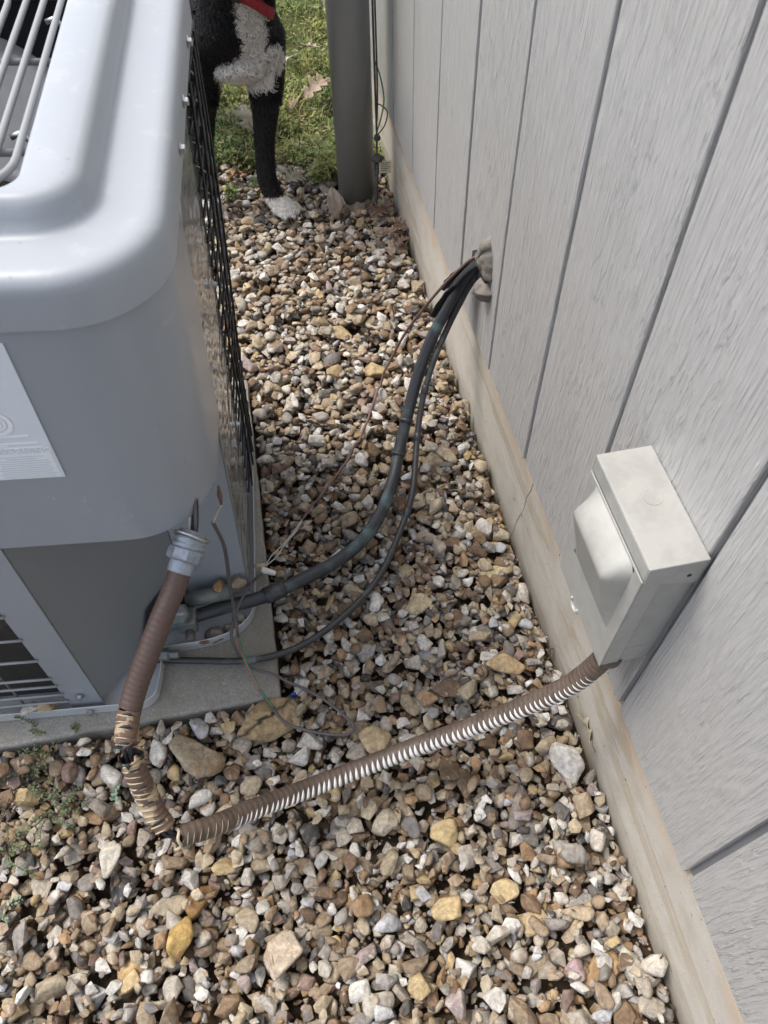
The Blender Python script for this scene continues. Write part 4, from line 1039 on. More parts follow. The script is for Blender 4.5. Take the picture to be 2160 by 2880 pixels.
P1b = ribbed('conduit_sleeve', seg1b, 70, M_BROWN_OLD, 0.055, 0.0075, 2, 0.004, 0.008)
seg2 = [(-0.2372, 0.3165, 0.3325), (-0.235, 0.301, 0.31), (-0.232, 0.286, 0.285), (-0.227, 0.267, 0.262), (-0.2185, 0.2525, 0.2485)]
P2c = ribbed('conduit_sleeve', seg2, 110, M_BROWN_OLD, 0.055, 0.0078, 3, 0.012, 0.006)
seg3 = [(-0.2135, 0.2425, 0.2405), (-0.199, 0.247, 0.232), (-0.173, 0.255, 0.212), (-0.135, 0.274, 0.175), (-0.07, 0.298, 0.13), (0.003, 0.316, 0.11), (0.079, 0.326, 0.12), (0.152, 0.326, 0.155), (0.218, 0.322, 0.205), (0.268, 0.316, 0.262), (0.291, 0.3145, 0.305), (0.306, 0.3145, 0.352), (0.3075, 0.3145, 0.362)]
P3 = ribbed('conduit_sleeve', seg3, 460, M_BROWN, 0.05, 0.0083, 4, 0.010, 0.0)
def slits(nm, data, s0, s1, pitch, ctr, half, width, mat, seed, fade=True):
    """crescent openings between the ribs, showing the pale liner"""
    P, T, U, W, cum, _ = data; mb = MB(); s = s0; k = 0
    while s < s1:
        i = int(np.searchsorted(cum, s)); i = min(max(i, 1), len(P) - 2); f = math.sin(math.pi * min(max((s - s0) / (s1 - s0), 0), 1)) ** 0.35 if fade else rng.uniform(0.5, 1)
        hw = half * (0.65 + 0.35 * f) * (1 + 0.12 * mnoise.noise(Vector((k * 0.9, seed, 0)))); wd_ = width * f * (1 + 0.2 * mnoise.noise(Vector((k * 1.7, seed, 3))))
        # rotate so that ctr is measured from world down towards the camera side
        dn = np.array((0.0, -0.80, 0.42)); dn = dn - T[i] * (dn @ T[i]); dn /= np.linalg.norm(dn); sd_ = np.cross(T[i], dn)
        V = []; F = []; m = 11
        for q in range(m):
            t = q / (m - 1) * 2 - 1; a = R_(ctr) + R_(hw) * t + R_(6) * mnoise.noise(Vector((k, seed, 7))); w_ = wd_ * (1 - t * t) * 0.5
            c_ = P[i] + (CR + 0.0004) * (math.cos(a) * dn + math.sin(a) * sd_) + T[i] * (0.0022 * (t * t) * (1 if fade else 1))
            ci_ = P[i] + (CR - 0.0025) * (math.cos(a) * dn + math.sin(a) * sd_) + T[i] * (0.0022 * (t * t))
            V += [c_ + T[i] * w_ - C0, c_ - T[i] * w_ - C0, ci_ + T[i] * w_ * 0.7 - C0, ci_ - T[i] * w_ * 0.7 - C0]
        for q in range(m - 1):
            b_ = 4 * q; F += [(b_, b_ + 1, b_ + 5, b_ + 4), (b_ + 2, b_ + 6, b_ + 7, b_ + 3), (b_, b_ + 4, b_ + 6, b_ + 2), (b_ + 1, b_ + 3, b_ + 7, b_ + 5)]
        if fade or rng.random() < 0.88: mb.add(V, F)
        s += pitch * (1 if fade else rng.uniform(0.85, 1.15)); k += 1
    return mb.build(nm, mat, cd, True)
L3 = P3[4][-1]
slits('exposed_liner', P3, 0.075, L3 - 0.055, 0.0083, 0, 60, 0.0052, M_LINER, 1)
slits('worn_ridge', P3, 0.010, 0.080, 0.0083, -10, 60, 0.0016, M_LINER_TAN, 2, False)
slits('worn_ridge', P2c, 0.008, P2c[4][-1] - 0.004, 0.0078, 20, 62, 0.0024, M_LINER_TAN, 3, False)
slits('torn_gap', P1b, 0.004, P1b[4][-1] - 0.004, 0.017, 5, 38, 0.0046, M_INNER, 5, False)
slits('torn_gap', P2c, 0.014, P2c[4][-1] - 0.006, 0.026, -10, 40, 0.0040, M_INNER, 6, False)
slits('worn_ridge', P1b, 0.006, P1b[4][-1] - 0.004, 0.0075, 25, 60, 0.0022, M_LINER_TAN, 4, False)
# wires seen in the breaks
for k, (dx, dz, m) in enumerate(((0.003, 0.003, M_WBLACK), (-0.003, 0.001, M_WBLACK), (0.001, -0.004, M_WWHITE))):
    tube('inner_wire', spline([(-0.2345 + dx, 0.333, 0.349 + dz), (-0.237 + dx, 0.3195, 0.337 + dz), (-0.2365 + dx, 0.305, 0.315 + dz)], 14) - C0, 0.0024, m, cd, 8)
    tube('inner_wire', spline([(-0.225 + dx, 0.262, 0.257 + dz), (-0.218 + dx, 0.2475, 0.246 + dz), (-0.205, 0.2455 + dx, 0.2365 + dz)], 16) - C0, 0.0024, m, cd, 8)
lip = []
for j in range(15):
    a = R_(-115 + 200 * j / 14); T, U, W = P3[1][0], P3[2][0], P3[3][0]
    dn = np.array((0.0, -0.80, 0.30)); dn -= T * (dn @ T); dn /= np.linalg.norm(dn); sd_ = np.cross(T, dn)
    lip.append(P3[0][0] + T * (0.002 + 0.002 * math.sin(j)) + (CR - 0.0006) * (math.cos(a) * dn + math.sin(a) * sd_) - C0)
tube('torn_lip', np.array(lip), 0.0019, M_LINER_TAN, cd, 8)
# connector dangling from the unit
cax = Vector((-0.157 + 0.1478, 0.453 - 0.4685, 0.435 - 0.4440)); cax.normalize(); cax = -cax
base = Vector((-0.1474, 0.4692, 0.4438)) - Vector(C0)
lathe('connector_ferrule', [(0.0118, -0.006), (0.0140, -0.004), (0.0145, 0.010), (0.0150, 0.012)], M_ZINC, cd, 24, tuple(base), cax)
lathe('connector_nut', [(0.0140, 0.0075), (0.0185, 0.009), (0.0200, 0.0105), (0.0200, 0.0215), (0.0185, 0.023), (0.0140, 0.0232)], M_ZINC, cd, 8, tuple(base), cax, False)
lathe('connector_body', [(0.0165, 0.0225), (0.0180, 0.024), (0.0180, 0.0275), (0.0172, 0.0285), (0.0172, 0.0300), (0.0182, 0.031), (0.0182, 0.035), (0.0150, 0.036), (0.0150, 0.043), (0.0130, 0.0435), (0.0125, 0.038)], M_ZINC, cd, 28, tuple(base), cax)
rp = []
for j in range(25):
    a = 2 * math.pi * j / 24; q = Vector((0, 0, 1)).rotation_difference(cax)
    rp.append(np.array(base + q @ Vector((0.0186 * math.cos(a), 0.0186 * math.sin(a), 0.0372 + 0.0012 * math.sin(a * 2)))))
tube('connector_lock_ring', np.array(rp), 0.0019, M_GALV, cd, 8, False)
for k, (dx, dy, m) in enumerate(((0.004, 0.0, M_WBLACK), (-0.004, 0.002, M_WWHITE), (0.0, 0.004, M_WBLACK), (0.002, -0.004, M_WGREY))):
    b_ = base + cax * 0.036
    tube('inner_wire', spline([tuple(b_ + Vector((dx, dy, 0)) - cax * 0.03), tuple(b_ + Vector((dx, dy, 0))), tuple(b_ + cax * 0.012 + Vector((dx * 1.0, dy + 0.004, 0.006))), tuple(b_ + cax * 0.022 + Vector((dx + 0.002, dy + 0.014, 0.030)))], 16), 0.0019, m, cd, 8)

# ------------------------------------------------------------------ disconnect box on the wall
db = empty('disconnect_box', (0.347, 0.365, 0.465)); tag(db, 'pale grey metal electrical disconnect box on the siding', 'electrical box')
def dl(x, y, z): return (x - 0.347, y - 0.365, z - 0.465)
Y0, Y1, XF = 0.2975, 0.4325, 0.2885
box('enclosure', dl(XF + 0.004, Y0 + 0.003, 0.357), dl(0.3468, Y1 - 0.003, 0.5665), M_BOXP, db, 0.002)
# hood folded over the top: roof plate, front skirt and side skirts
def hood():
    bm = bmesh.new()
    t = 0.0018; V = []
    mb = MB(); x0, x1, y0, y1, zt, zs, zb = XF, 0.3465, Y0 - 0.0005, Y1 + 0.0005, 0.5725, 0.5505, 0.531
    mb.box(dl(x0, y0, zt - t), dl(x1, y1, zt))
    mb.box(dl(x0, y0 + t, zs), dl(x0 + t, y1 - t, zt - t))
    for yy in (y0, y1 - t):
        V = [dl(x, y, z) for y in (yy, yy + t) for x, z in ((x0, zt - t), (x0, zs), (x0 + 0.012, zs - 0.008), (x1, zb), (x1, zt - t))]
        mb.add(V, [(4, 3, 2, 1, 0), (5, 6, 7, 8, 9)] + [(i, (i + 1) % 5, 5 + (i + 1) % 5, 5 + i) for i in range(5)])
    o = mb.build('hood', M_BOXP, db); 
    b = bmesh.new(); b.from_mesh(o.data); bmesh.ops.recalc_face_normals(b, faces=b.faces); b.to_mesh(o.data); b.free()
    return bevel(o, 0.0014, 3)
hood()
# hanging cover with folded sides
mb = MB(); mb.box(dl(XF - 0.0012, Y0 + 0.0005, 0.362), dl(XF + 0.0008, Y1 - 0.0005, 0.549))
for ya, yb in ((Y0 + 0.0003, Y0 + 0.0020), (Y1 - 0.0020, Y1 - 0.0003)): mb.box(dl(XF + 0.0008, ya, 0.366), dl(XF + 0.020, yb, 0.547))
mb.box(dl(XF + 0.0008, Y0 + 0.002, 0.362), dl(XF + 0.010, Y1 - 0.002, 0.3638))
cv = mb.build('cover', M_BOXP, db); bevel(cv, 0.0014, 3)
# pressed wedge on the cover
z1, z0 = 0.546, 0.425; ya, yb = 0.3135, 0.4140
def wedge():
    nu, nv = 18, 22; V = []; F = []
    for i in range(nu + 1):
        for j in range(nv + 1):
            u, v = i / nu, j / nv; y = ya + (yb - ya) * u; z = z0 + (z1 - z0) * v
            pv = (v / 0.80) if v < 0.80 else 1 - ((v - 0.80) / 0.20) ** 1.6
            edge = min(1, min(u, 1 - u) / 0.10); pu = edge * edge * (3 - 2 * edge)
            V.append(dl(XF - 0.0012 - 0.024 * pv * pu, y, z))
    for i in range(nu):
        for j in range(nv): p = i * (nv + 1) + j; F.append((p, p + nv + 1, p + nv + 2, p + 1))
    o = link('cover_bulge', mesh('cover_bulge', V, F, True), M_BOXP, cv); 
    if o.data.polygons[100].normal.x > 0: o.data.flip_normals()
    return o
wedge()
lathe('knockout', [(0.0, 0.0), (0.0092, 0.0), (0.0092, 0.0002), (0.0086, 0.0002), (0.0084, 0.00005), (0.0, 0.00005)], M_BOXP, db, 24, dl(0.322, 0.372, 0.57265), (0, 0, 1), False)
lathe('knockout', [(0.0, 0.0), (0.0125, 0.0), (0.0125, 0.0002), (0.0117, 0.0002), (0.0115, 0.00005), (0.0, 0.00005)], M_BOXP, db, 24, dl(0.323, Y0 + 0.0029, 0.383), (0, -1, 0), False)
lathe('screw_hole', [(0.0, 0.0), (0.0024, 0.0), (0.0024, 0.0005), (0.0, 0.0006)], M_DARK, db, 12, dl(0.333, Y0 - 0.0004, 0.549), (0, -1, 0))
lathe('cover_notch', [(0.0, 0.0), (0.0042, 0.0), (0.0042, 0.0006), (0.0, 0.0007)], M_DARK, db, 12, dl(0.305, Y0 + 0.0028, 0.368), (0, -1, 0))
P = [np.array(dl(XF - 0.001, 0.378 + 0.0095 * math.sin(R_(a)), 0.356 + 0.0075 * math.cos(R_(a)))) for a in np.linspace(-125, 125, 20)]
tube('seal_tab', np.array([np.array((p[0], p[1], -p[2] + 2 * (0.358 - 0.465))) for p in P]), 0.0020, M_CLEAR, db, 8)
link('seal_plate', mesh('seal_plate', [tuple(p + np.array((0.0008, 0, 0))) for p in [np.array((q[0], q[1], -q[2] + 2 * (0.358 - 0.465))) for q in P]], [tuple(range(20))]), M_CLEAR, db)
lathe('conduit_hub', [(0.0155, -0.012), (0.0165, -0.011), (0.0165, 0.006), (0.0, 0.006)], M_BROWN, db, 20, dl(0.3075, 0.3145, 0.358), (0.05, 0, 1))

# ------------------------------------------------------------------ grey plastic pole
pl = empty('plastic_pole', (0.262, 1.78, -0.02)); tag(pl, 'grey round plastic pole standing in gravel by the wall', 'pole')
lathe('pipe', [(0.0, 0.02), (0.0465, 0.02), (0.0465, 0.6), (0.0462, 1.2), (0.0465, 2.3), (0.0, 2.3)], M_POLE, pl, 40)
V = []; F = []; n = 36
for i, (r, z) in enumerate(((0.062, -0.02), (0.060, 0.012), (0.055, 0.030), (0.049, 0.040), (0.0467, 0.043))):
    for j in range(n):
        a = 2 * math.pi * j / n; d = 1 + 0.10 * mnoise.noise(Vector((math.cos(a) * 2.2, math.sin(a) * 2.2, i * 0.6)))
        V.append((max(r * d, 0.0467) * math.cos(a), max(r * d, 0.0467) * math.sin(a), z + 0.018 * mnoise.noise(Vector((math.cos(a) * 3, math.sin(a) * 3, 5)))))
for i in range(4):
    for j in range(n): k = (j + 1) % n; F.append((i * n + j, i * n + k, (i + 1) * n + k, (i + 1) * n + j))
link('mortar_collar', mesh('mortar_collar', V, F, True), M_MORTAR, pl)
# cord, knots, tag beside it
cr = empty('tied_cord', (0.312, 1.745, 0.1)); tag(cr, 'dark cord with two knots hanging between the grey pole and wall', 'cord')
q0 = np.array((0.312, 1.745, 0.1))
tube('cord_strand', spline([(0.318, 1.79, 0.9), (0.316, 1.78, 0.5), (0.314, 1.765, 0.30), (0.312, 1.75, 0.19), (0.310, 1.742, 0.15), (0.309, 1.735, 0.09), (0.306, 1.73, 0.03)], 50) - q0, 0.0024, M_CORD, cr, 8)
tube('cord_strand', spline([(0.323, 1.795, 0.9), (0.322, 1.785, 0.5), (0.320, 1.77, 0.28), (0.312, 1.75, 0.195)], 30) - q0, 0.0020, M_CORD, cr, 8)
lump('knot', np.array((0.312, 1.746, 0.178)) - q0, (0.008, 0.0075, 0.008), M_CORD, cr, 0.35, 2.2, 3, seed=2)
lump('knot', np.array((0.310, 1.738, 0.130)) - q0, (0.014, 0.010, 0.009), M_CORD, cr, 0.4, 2.0, 3, seed=6)
tube('cord_tail', spline([(0.309, 1.735, 0.12), (0.305, 1.728, 0.085), (0.303, 1.726, 0.05), (0.300, 1.724, 0.02)], 16) - q0, 0.0045, M_CORD, cr, 8)
tube('cord_tail', spline([(0.311, 1.745, 0.19), (0.324, 1.75, 0.225), (0.333, 1.76, 0.26), (0.329, 1.775, 0.30), (0.320, 1.79, 0.33)], 24) - q0, 0.0018, M_WGREEN, cr, 6)
tube('cord_tail', spline([(0.312, 1.744, 0.185), (0.330, 1.742, 0.208), (0.338, 1.748, 0.235), (0.326, 1.76, 0.246), (0.314, 1.765, 0.25)], 24) - q0, 0.0016, M_CORD, cr, 6)
tgm = Matrix.Translation((0.327, 1.728, 0.113)) @ Euler((R_(62), R_(12), R_(10))).to_matrix().to_4x4()
tg = empty('paper_tag'); tg.matrix_world = tgm; tag(tg, 'small beige printed paper tag beside the pole cord', 'tag')
box('tag_card', (-0.016, -0.014, -0.0006), (0.016, 0.014, 0.0006), M_TAG, tg, 0.0)
for i, w in enumerate((0.022, 0.018, 0.024, 0.020, 0.016)): box('tag_print', (-0.012, 0.008 - i * 0.0042, 0.0006), (-0.012 + w, 0.0096 - i * 0.0042, 0.0010), M_INK, tg)

# ------------------------------------------------------------------ dog
def build_dog():
    J = {}  # name: (co, (rx, ry))
    def j(n, co, r, r2=None): J[n] = (co, (r, r2 or r))
    j('pelvis', (-0.17, 2.28, 0.42), 0.085); j('loin', (-0.10, 2.13, 0.43), 0.082); j('rib', (-0.03, 1.97, 0.42), 0.098)
    j('chest', (0.02, 1.85, 0.408), 0.096); j('breast', (0.040, 1.795, 0.430), 0.082)
    j('sternum', (0.018, 1.818, 0.350), 0.078); j('keel', (0.008, 1.800, 0.312), 0.058)
    j('nape', (0.052, 1.775, 0.52), 0.070); j('throat', (0.064, 1.745, 0.60), 0.062)
    j('skull', (0.078, 1.700, 0.675), 0.062); j('brow', (0.092, 1.655, 0.675), 0.050); j('muzzle', (0.108, 1.605, 0.652), 0.034); j('nose', (0.118, 1.568, 0.646), 0.024)
    j('shR', (0.080, 1.835, 0.375), 0.052); j('elR', (0.070, 1.825, 0.275), 0.037); j('faR', (0.047, 1.798, 0.165), 0.0235); j('wrR', (0.039, 1.775, 0.092), 0.0245); j('paR', (0.055, 1.755, 0.042), 0.026); j('toR', (0.070, 1.742, 0.034), 0.020)
    j('shL', (-0.055, 1.845, 0.375), 0.058); j('elL', (-0.082, 1.840, 0.285), 0.045); j('faL', (-0.098, 1.825, 0.165), 0.0255); j('wrL', (-0.108, 1.805, 0.085), 0.0235); j('paL', (-0.106, 1.785, 0.042), 0.026); j('toL', (-0.098, 1.757, 0.030), 0.022)
    for q, (tx_, ty_) in enumerate(((0.071, 1.716), (0.088, 1.717), (0.101, 1.727), (0.107, 1.742))): j('tA%d' % q, (tx_ - 0.004, ty_ + 0.004, 0.026), 0.0105); j('tB%d' % q, (tx_ + 0.004, ty_ - 0.006, 0.019), 0.0085)
    for s, dx in (('hR', 0.055), ('hL', -0.07)):
        j('hip' + s, (-0.17 + dx, 2.29, 0.36), 0.06); j('sti' + s, (-0.175 + dx * 1.2, 2.235, 0.25), 0.043); j('hock' + s, (-0.19 + dx * 1.2, 2.345, 0.14), 0.026); j('pas' + s, (-0.187 + dx * 1.2, 2.335, 0.05), 0.022); j('hto' + s, (-0.18 + dx * 1.2, 2.295, 0.026), 0.023)
    j('tail1', (-0.21, 2.37, 0.46), 0.03); j('tail2', (-0.235, 2.45, 0.53), 0.026); j('tail3', (-0.245, 2.49, 0.62), 0.022)
    j('ea1', (0.030, 1.695, 0.700), 0.026, 0.014); j('ea2', (0.012, 1.68, 0.640), 0.030, 0.012); j('ea3', (0.010, 1.672, 0.590), 0.020, 0.010)
    j('eb1', (0.128, 1.708, 0.700), 0.026, 0.014); j('eb2', (0.148, 1.70, 0.640), 0.030, 0.012); j('eb3', (0.150, 1.693, 0.590), 0.020, 0.010)
    names = list(J); ix = {n: i for i, n in enumerate(names)}
    E_ = ['pelvis loin', 'loin rib', 'rib chest', 'chest breast', 'chest sternum', 'sternum keel', 'breast nape', 'nape throat', 'throat skull', 'skull brow', 'brow muzzle', 'muzzle nose', 'chest shR', 'shR elR', 'elR faR', 'faR wrR', 'wrR paR', 'paR toR',
          'chest shL', 'shL elL', 'elL faL', 'faL wrL', 'wrL paL', 'paL toL', 'pelvis tail1', 'tail1 tail2', 'tail2 tail3', 'skull ea1', 'ea1 ea2', 'ea2 ea3', 'skull eb1', 'eb1 eb2', 'eb2 eb3']
    for q in range(4): E_ += ['toR tA%d' % q, 'tA%d tB%d' % (q, q)]
    for s in ('hR', 'hL'): E_ += [f'pelvis hip{s}', f'hip{s} sti{s}', f'sti{s} hock{s}', f'hock{s} pas{s}', f'pas{s} hto{s}']
    me = bpy.data.meshes.new('skel'); me.from_pydata([J[n][0] for n in names], [tuple(ix[a] for a in e.split()) for e in E_], [])
    ob = bpy.data.objects.new('skel', me); COL.objects.link(ob)
    ob.modifiers.new('skin', 'SKIN'); sv_ = me.skin_vertices[0].data
    for i, n in enumerate(names): sv_[i].radius = J[n][1]; sv_[i].use_root = (n == 'pelvis')
    ss = ob.modifiers.new('sub', 'SUBSURF'); ss.levels = 3; ss.render_levels = 3
    bpy.context.view_layer.update()
    out = bpy.data.meshes.new_from_object(ob.evaluated_get(bpy.context.evaluated_depsgraph_get()))
    bpy.data.objects.remove(ob); out.name = 'dog_body'; return out
def coat(p):
    """(is white, length) at a body point"""
    x, y, z = p
    wob = 0.25 * mnoise.noise(Vector((x * 30, y * 30, z * 30)))
    if z < 0.062 + 0.012 * wob: return 1, 0.0055
    if y < 1.90 and z < 0.62:
        u = x - 0.028 - 0.35 * (z - 0.345)
        if (u / 0.084) ** 2 + ((z - 0.338 - 0.18 * (x - 0.03)) / 0.058) ** 2 < 1 + 1.6 * wob and y < 1.86 and x > -0.034 + 0.02 * wob: return 1, 0.019
        if abs(x - 0.056) < 0.027 * (1 + 2 * wob) and 0.36 < z < 0.58 and y < 1.80: return 1, 0.014
    if z < 0.25: return 0, 0.007
    return 0, 0.018
dog = empty('dog', (0.0, 1.9, 0.02)); tag(dog, 'curly black dog with white chest patch and paw, wearing a red collar', 'dog')
bme = build_dog(); D0 = np.array((0.0, 1.9, 0.02))
nv = len(bme.vertices); co = np.zeros(nv * 3); bme.vertices.foreach_get('co', co); co = co.reshape(-1, 3)
bme.calc_loop_triangles()
tri = np.array([t.vertices[:] for t in bme.loop_triangles])
nrm = np.zeros(nv * 3); bme.vertices.foreach_get('normal', nrm); nrm = nrm.reshape(-1, 3)
tint = np.array([(0.74, 0.71, 0.66, 1) if coat(p)[0] else (0.007, 0.007, 0.008, 1) for p in co])
at = bme.attributes.new('tint', 'FLOAT_COLOR', 'POINT'); at.data.foreach_set('color', tint.ravel().astype(np.float32))
bme.polygons.foreach_set('use_smooth', np.ones(len(bme.polygons), bool)); bme.materials.clear()
body = link('body', bme, M_FUR, dog); body.location = -D0
body.location = Vector(-D0)
def fur():
    a, b, c = co[tri[:, 0]], co[tri[:, 1]], co[tri[:, 2]]
    ar = np.linalg.norm(np.cross(b - a, c - a), axis=1) / 2
    cen = (a + b + c) / 3
    wgt = ar * np.where(cen[:, 1] < 1.95, 3.2, 1.0); wgt /= wgt.sum()
    n = 60000; t = rng.choice(len(tri), n, p=wgt); u, v = rng.random(n), rng.random(n); fl = u + v > 1; u[fl], v[fl] = 1 - u[fl], 1 - v[fl]
    P = a[t] + (b - a)[t] * u[:, None] + (c - a)[t] * v[:, None]
    Nn = nrm[tri[t, 0]] * (1 - u - v)[:, None] + nrm[tri[t, 1]] * u[:, None] + nrm[tri[t, 2]] * v[:, None]; Nn /= np.linalg.norm(Nn, axis=1)[:, None] + 1e-9
    cw = [coat(p) for p in P]; white = np.array([x[0] for x in cw]); ln = np.array([x[1] for x in cw]) * rng.uniform(0.7, 1.25, n)
    # locks share a curl: quantised cell gives phase
    cell = np.floor(P / 0.009).astype(int); hsh = ((cell[:, 0] * 73856093) ^ (cell[:, 1] * 19349663) ^ (cell[:, 2] * 83492791)) % 1000 / 1000.0
    ph = hsh * 6.283 + rng.normal(0, 0.35, n); lean = np.stack([np.cos(ph * 3.1), np.sin(ph * 2.3), np.full(n, -1.0)], 1)
    lean -= Nn * (lean * Nn).sum(1)[:, None]; lean /= np.linalg.norm(lean, axis=1)[:, None] + 1e-9
    side = np.cross(Nn, lean); S = 7; V = np.zeros((n, S, 2, 3)); cr_ = np.where(white == 1, 0.0046, 0.0034) * np.where(ln < 0.010, 0.45, 1.0)
    wd_ = np.where(white == 1, 0.0013, 0.0011)
    for s in range(S):
        q = s / (S - 1); ang = ph + q * 8.5
        cpos = P + Nn * (ln * (0.85 * q - 0.55 * q * q))[:, None] + lean * (ln * 0.75 * q * q)[:, None] + (side * np.sin(ang)[:, None] + lean * np.cos(ang)[:, None]) * (cr_ * min(1, q * 2.2))[:, None]
        w_ = side * (wd_ * (1 - 0.75 * q))[:, None]
        V[:, s, 0] = cpos - w_; V[:, s, 1] = cpos + w_
    idx = np.arange(n)[:, None, None] * (2 * S); k = np.arange(S - 1)[None, :, None] * 2
    F = (idx + k + np.array([0, 1, 3, 2])[None, None, :]).reshape(-1, 4)
    base_c = np.where(white[:, None] == 1, np.array([[0.80, 0.775, 0.73]]), np.array([[0.008, 0.008, 0.0095]])) * rng.uniform(0.85, 1.1, n)[:, None]
    lowleg = (P[:, 2] < 0.27) & (white == 0); base_c[lowleg] = np.array([0.017, 0.0155, 0.0155]) * rng.uniform(0.5, 1.8, lowleg.sum())[:, None]
    tc = np.repeat(np.concatenate([base_c, np.ones((n, 1))], 1), 2 * S, axis=0)
    return fastmesh('fur', V.reshape(-1, 3) - D0, F, True, tc)
f_ = link('curly_coat', fur(), M_FUR, dog)
M_EYE = simple('dog_eye', (0.012, 0.008, 0.006), 0.1)
lump('nose_pad', np.array((0.1195, 1.553, 0.652)) - D0, (0.015, 0.012, 0.011), M_EYE, dog, 0.1, 2, 3)
for ex_ in (0.062, 0.116): lump('eye', np.array((ex_ + 0.004, 1.628, 0.698)) - D0, (0.009, 0.007, 0.009), M_EYE, dog, 0.0, 1, 3)
mb = MB()
for dx in (-0.013, -0.004, 0.006, 0.015):
    P = np.array([(0.082 + dx * 0.95, 1.728 + dx * 0.5, 0.026), (0.090 + dx, 1.713 + dx * 0.5, 0.020), (0.093 + dx, 1.706 + dx * 0.5, 0.011)]) - D0
    mb.path(P, np.array([0.004, 0.003, 0.0012]), 6)
mb.build('claws', M_EYE, dog, True)
# collar
col_ = empty('dog_collar', (0.024, 1.772, 0.495)); tag(col_, 'red webbing collar around the dog neck', 'collar')
def band(nm, c, rx, ry, tilt, w, mat, a0=0, a1=360, off=0.0, n=48):
    V = []; F = []; rot = Euler(tilt).to_matrix()
    for i in range(n + 1):
        a = R_(a0 + (a1 - a0) * i / n)
        for h in (-w / 2, w / 2): V.append(tuple(rot @ Vector(((rx + off) * math.cos(a), (ry + off) * math.sin(a), h + 0.004 * math.sin(a * 3))) + Vector(c)))
    for i in range(n): F.append((2 * i, 2 * i + 2, 2 * i + 3, 2 * i + 1))
    o = link(nm, mesh(nm, V, F, True), mat, col_); md = o.modifiers.new('t', 'SOLIDIFY'); md.thickness = 0.003; return o
band('webbing', (0.0, 0.0, 0.0), 0.086, 0.096, (R_(-20), R_(24), 0), 0.020, M_RED)
band('webbing_tail', (0.0, 0.0, -0.002), 0.086, 0.096, (R_(-20), R_(24), 0), 0.019, M_RED, 255, 335, 0.006, 20)
band('slide', (0.0, 0.0, 0.0), 0.086, 0.096, (R_(-20), R_(24), 0), 0.026, M_BLACKW, 262, 272, 0.009, 6)

# ------------------------------------------------------------------ clover and grass beyond the gravel
def grass():
    V = []; F = []; T = []; k = 0
    n = 30000; cnt = 0
    while cnt < n:
        y = 1.84 + 2.6 * rng.random() ** 1.7; x = rng.uniform(-0.55 - (y - 1.9) * 0.6, 0.352)
        dens = 0.42 + 1.1 * mnoise.noise(Vector((x * 7, y * 7, 3.0))) + 0.3 * mnoise.noise(Vector((x * 25, y * 25, 1.0)))
        if x < 0.0 and y < 2.15: dens -= 0.12
        if y < 1.93: dens -= 0.35
        if rng.random() > dens * 1.5 or (x - 0.262) ** 2 + (y - 1.78) ** 2 < 0.0036: continue
        cnt += 1
        hgt = rng.uniform(0.004, 0.045) * (0.7 + 0.6 * max(0, dens)); gz_ = max(ground_z(x, y), -0.03) if y < 2.3 else -0.03
        yl = min(max(0.45 + 0.9 * mnoise.noise(Vector((x * 9, y * 9, 8.0))) + rng.normal(0, 0.2), 0), 1); c = np.array((0.085, 0.15, 0.04)) * (1 - yl) + np.array((0.27, 0.265, 0.08)) * yl
        c = c * rng.uniform(0.6, 1.5)
        if rng.random() < 0.10: c = np.array((0.36, 0.31, 0.18)) * rng.uniform(0.7, 1.1)
        if rng.random() < 0.62:                # leaflet clump
            m = 3; a0 = rng.uniform(0, 6.28); r = rng.uniform(0.004, 0.010); tl = rng.uniform(-0.5, 0.5)
            for q in range(m):
                a = a0 + q * 2.094 + rng.normal(0, 0.2); d = np.array((math.cos(a), math.sin(a), rng.normal(0.1, 0.4))); s = np.array((-math.sin(a), math.cos(a), rng.normal(0, 0.3))) * 0.42
                o_ = np.array((x, y, gz_ + hgt)); V += [o_, o_ + d * r * 0.5 + s * r, o_ + d * r, o_ + d * r * 0.5 - s * r]; F.append((k, k + 1, k + 2, k + 3)); T += [(*(c * rng.uniform(0.85, 1.15)), 1)] * 4; k += 4
        else:                                   # blade or stem
            a = rng.uniform(0, 6.28); ln = hgt * rng.uniform(1.2, 2.4); w = rng.uniform(0.0007, 0.0014); d = np.array((math.cos(a), math.sin(a), 0)) * ln * rng.uniform(0.3, 1.1); s = np.array((-math.sin(a), math.cos(a), 0)) * w
            o_ = np.array((x, y, gz_ + 0.0)); m_ = o_ + d * 0.4 + np.array((0, 0, ln * 0.75)); e_ = o_ + d + np.array((0, 0, ln * rng.uniform(0.6, 1.0)))
            V += [o_ - s, o_ + s, m_ + s, m_ - s]; F.append((k, k + 1, k + 2, k + 3)); V += [m_ - s, m_ + s, e_ + s * 0.2, e_ - s * 0.2]; F.append((k + 4, k + 5, k + 6, k + 7)); T += [(*c, 1)] * 8; k += 8
    return fastmesh('clover', np.array(V), np.array(F), False, np.array(T))
gr_ = link('clover_lawn', grass(), M_LEAFTINT); tag(gr_, 'green clover and grass growing behind the gravel', 'grass', kind='stuff')

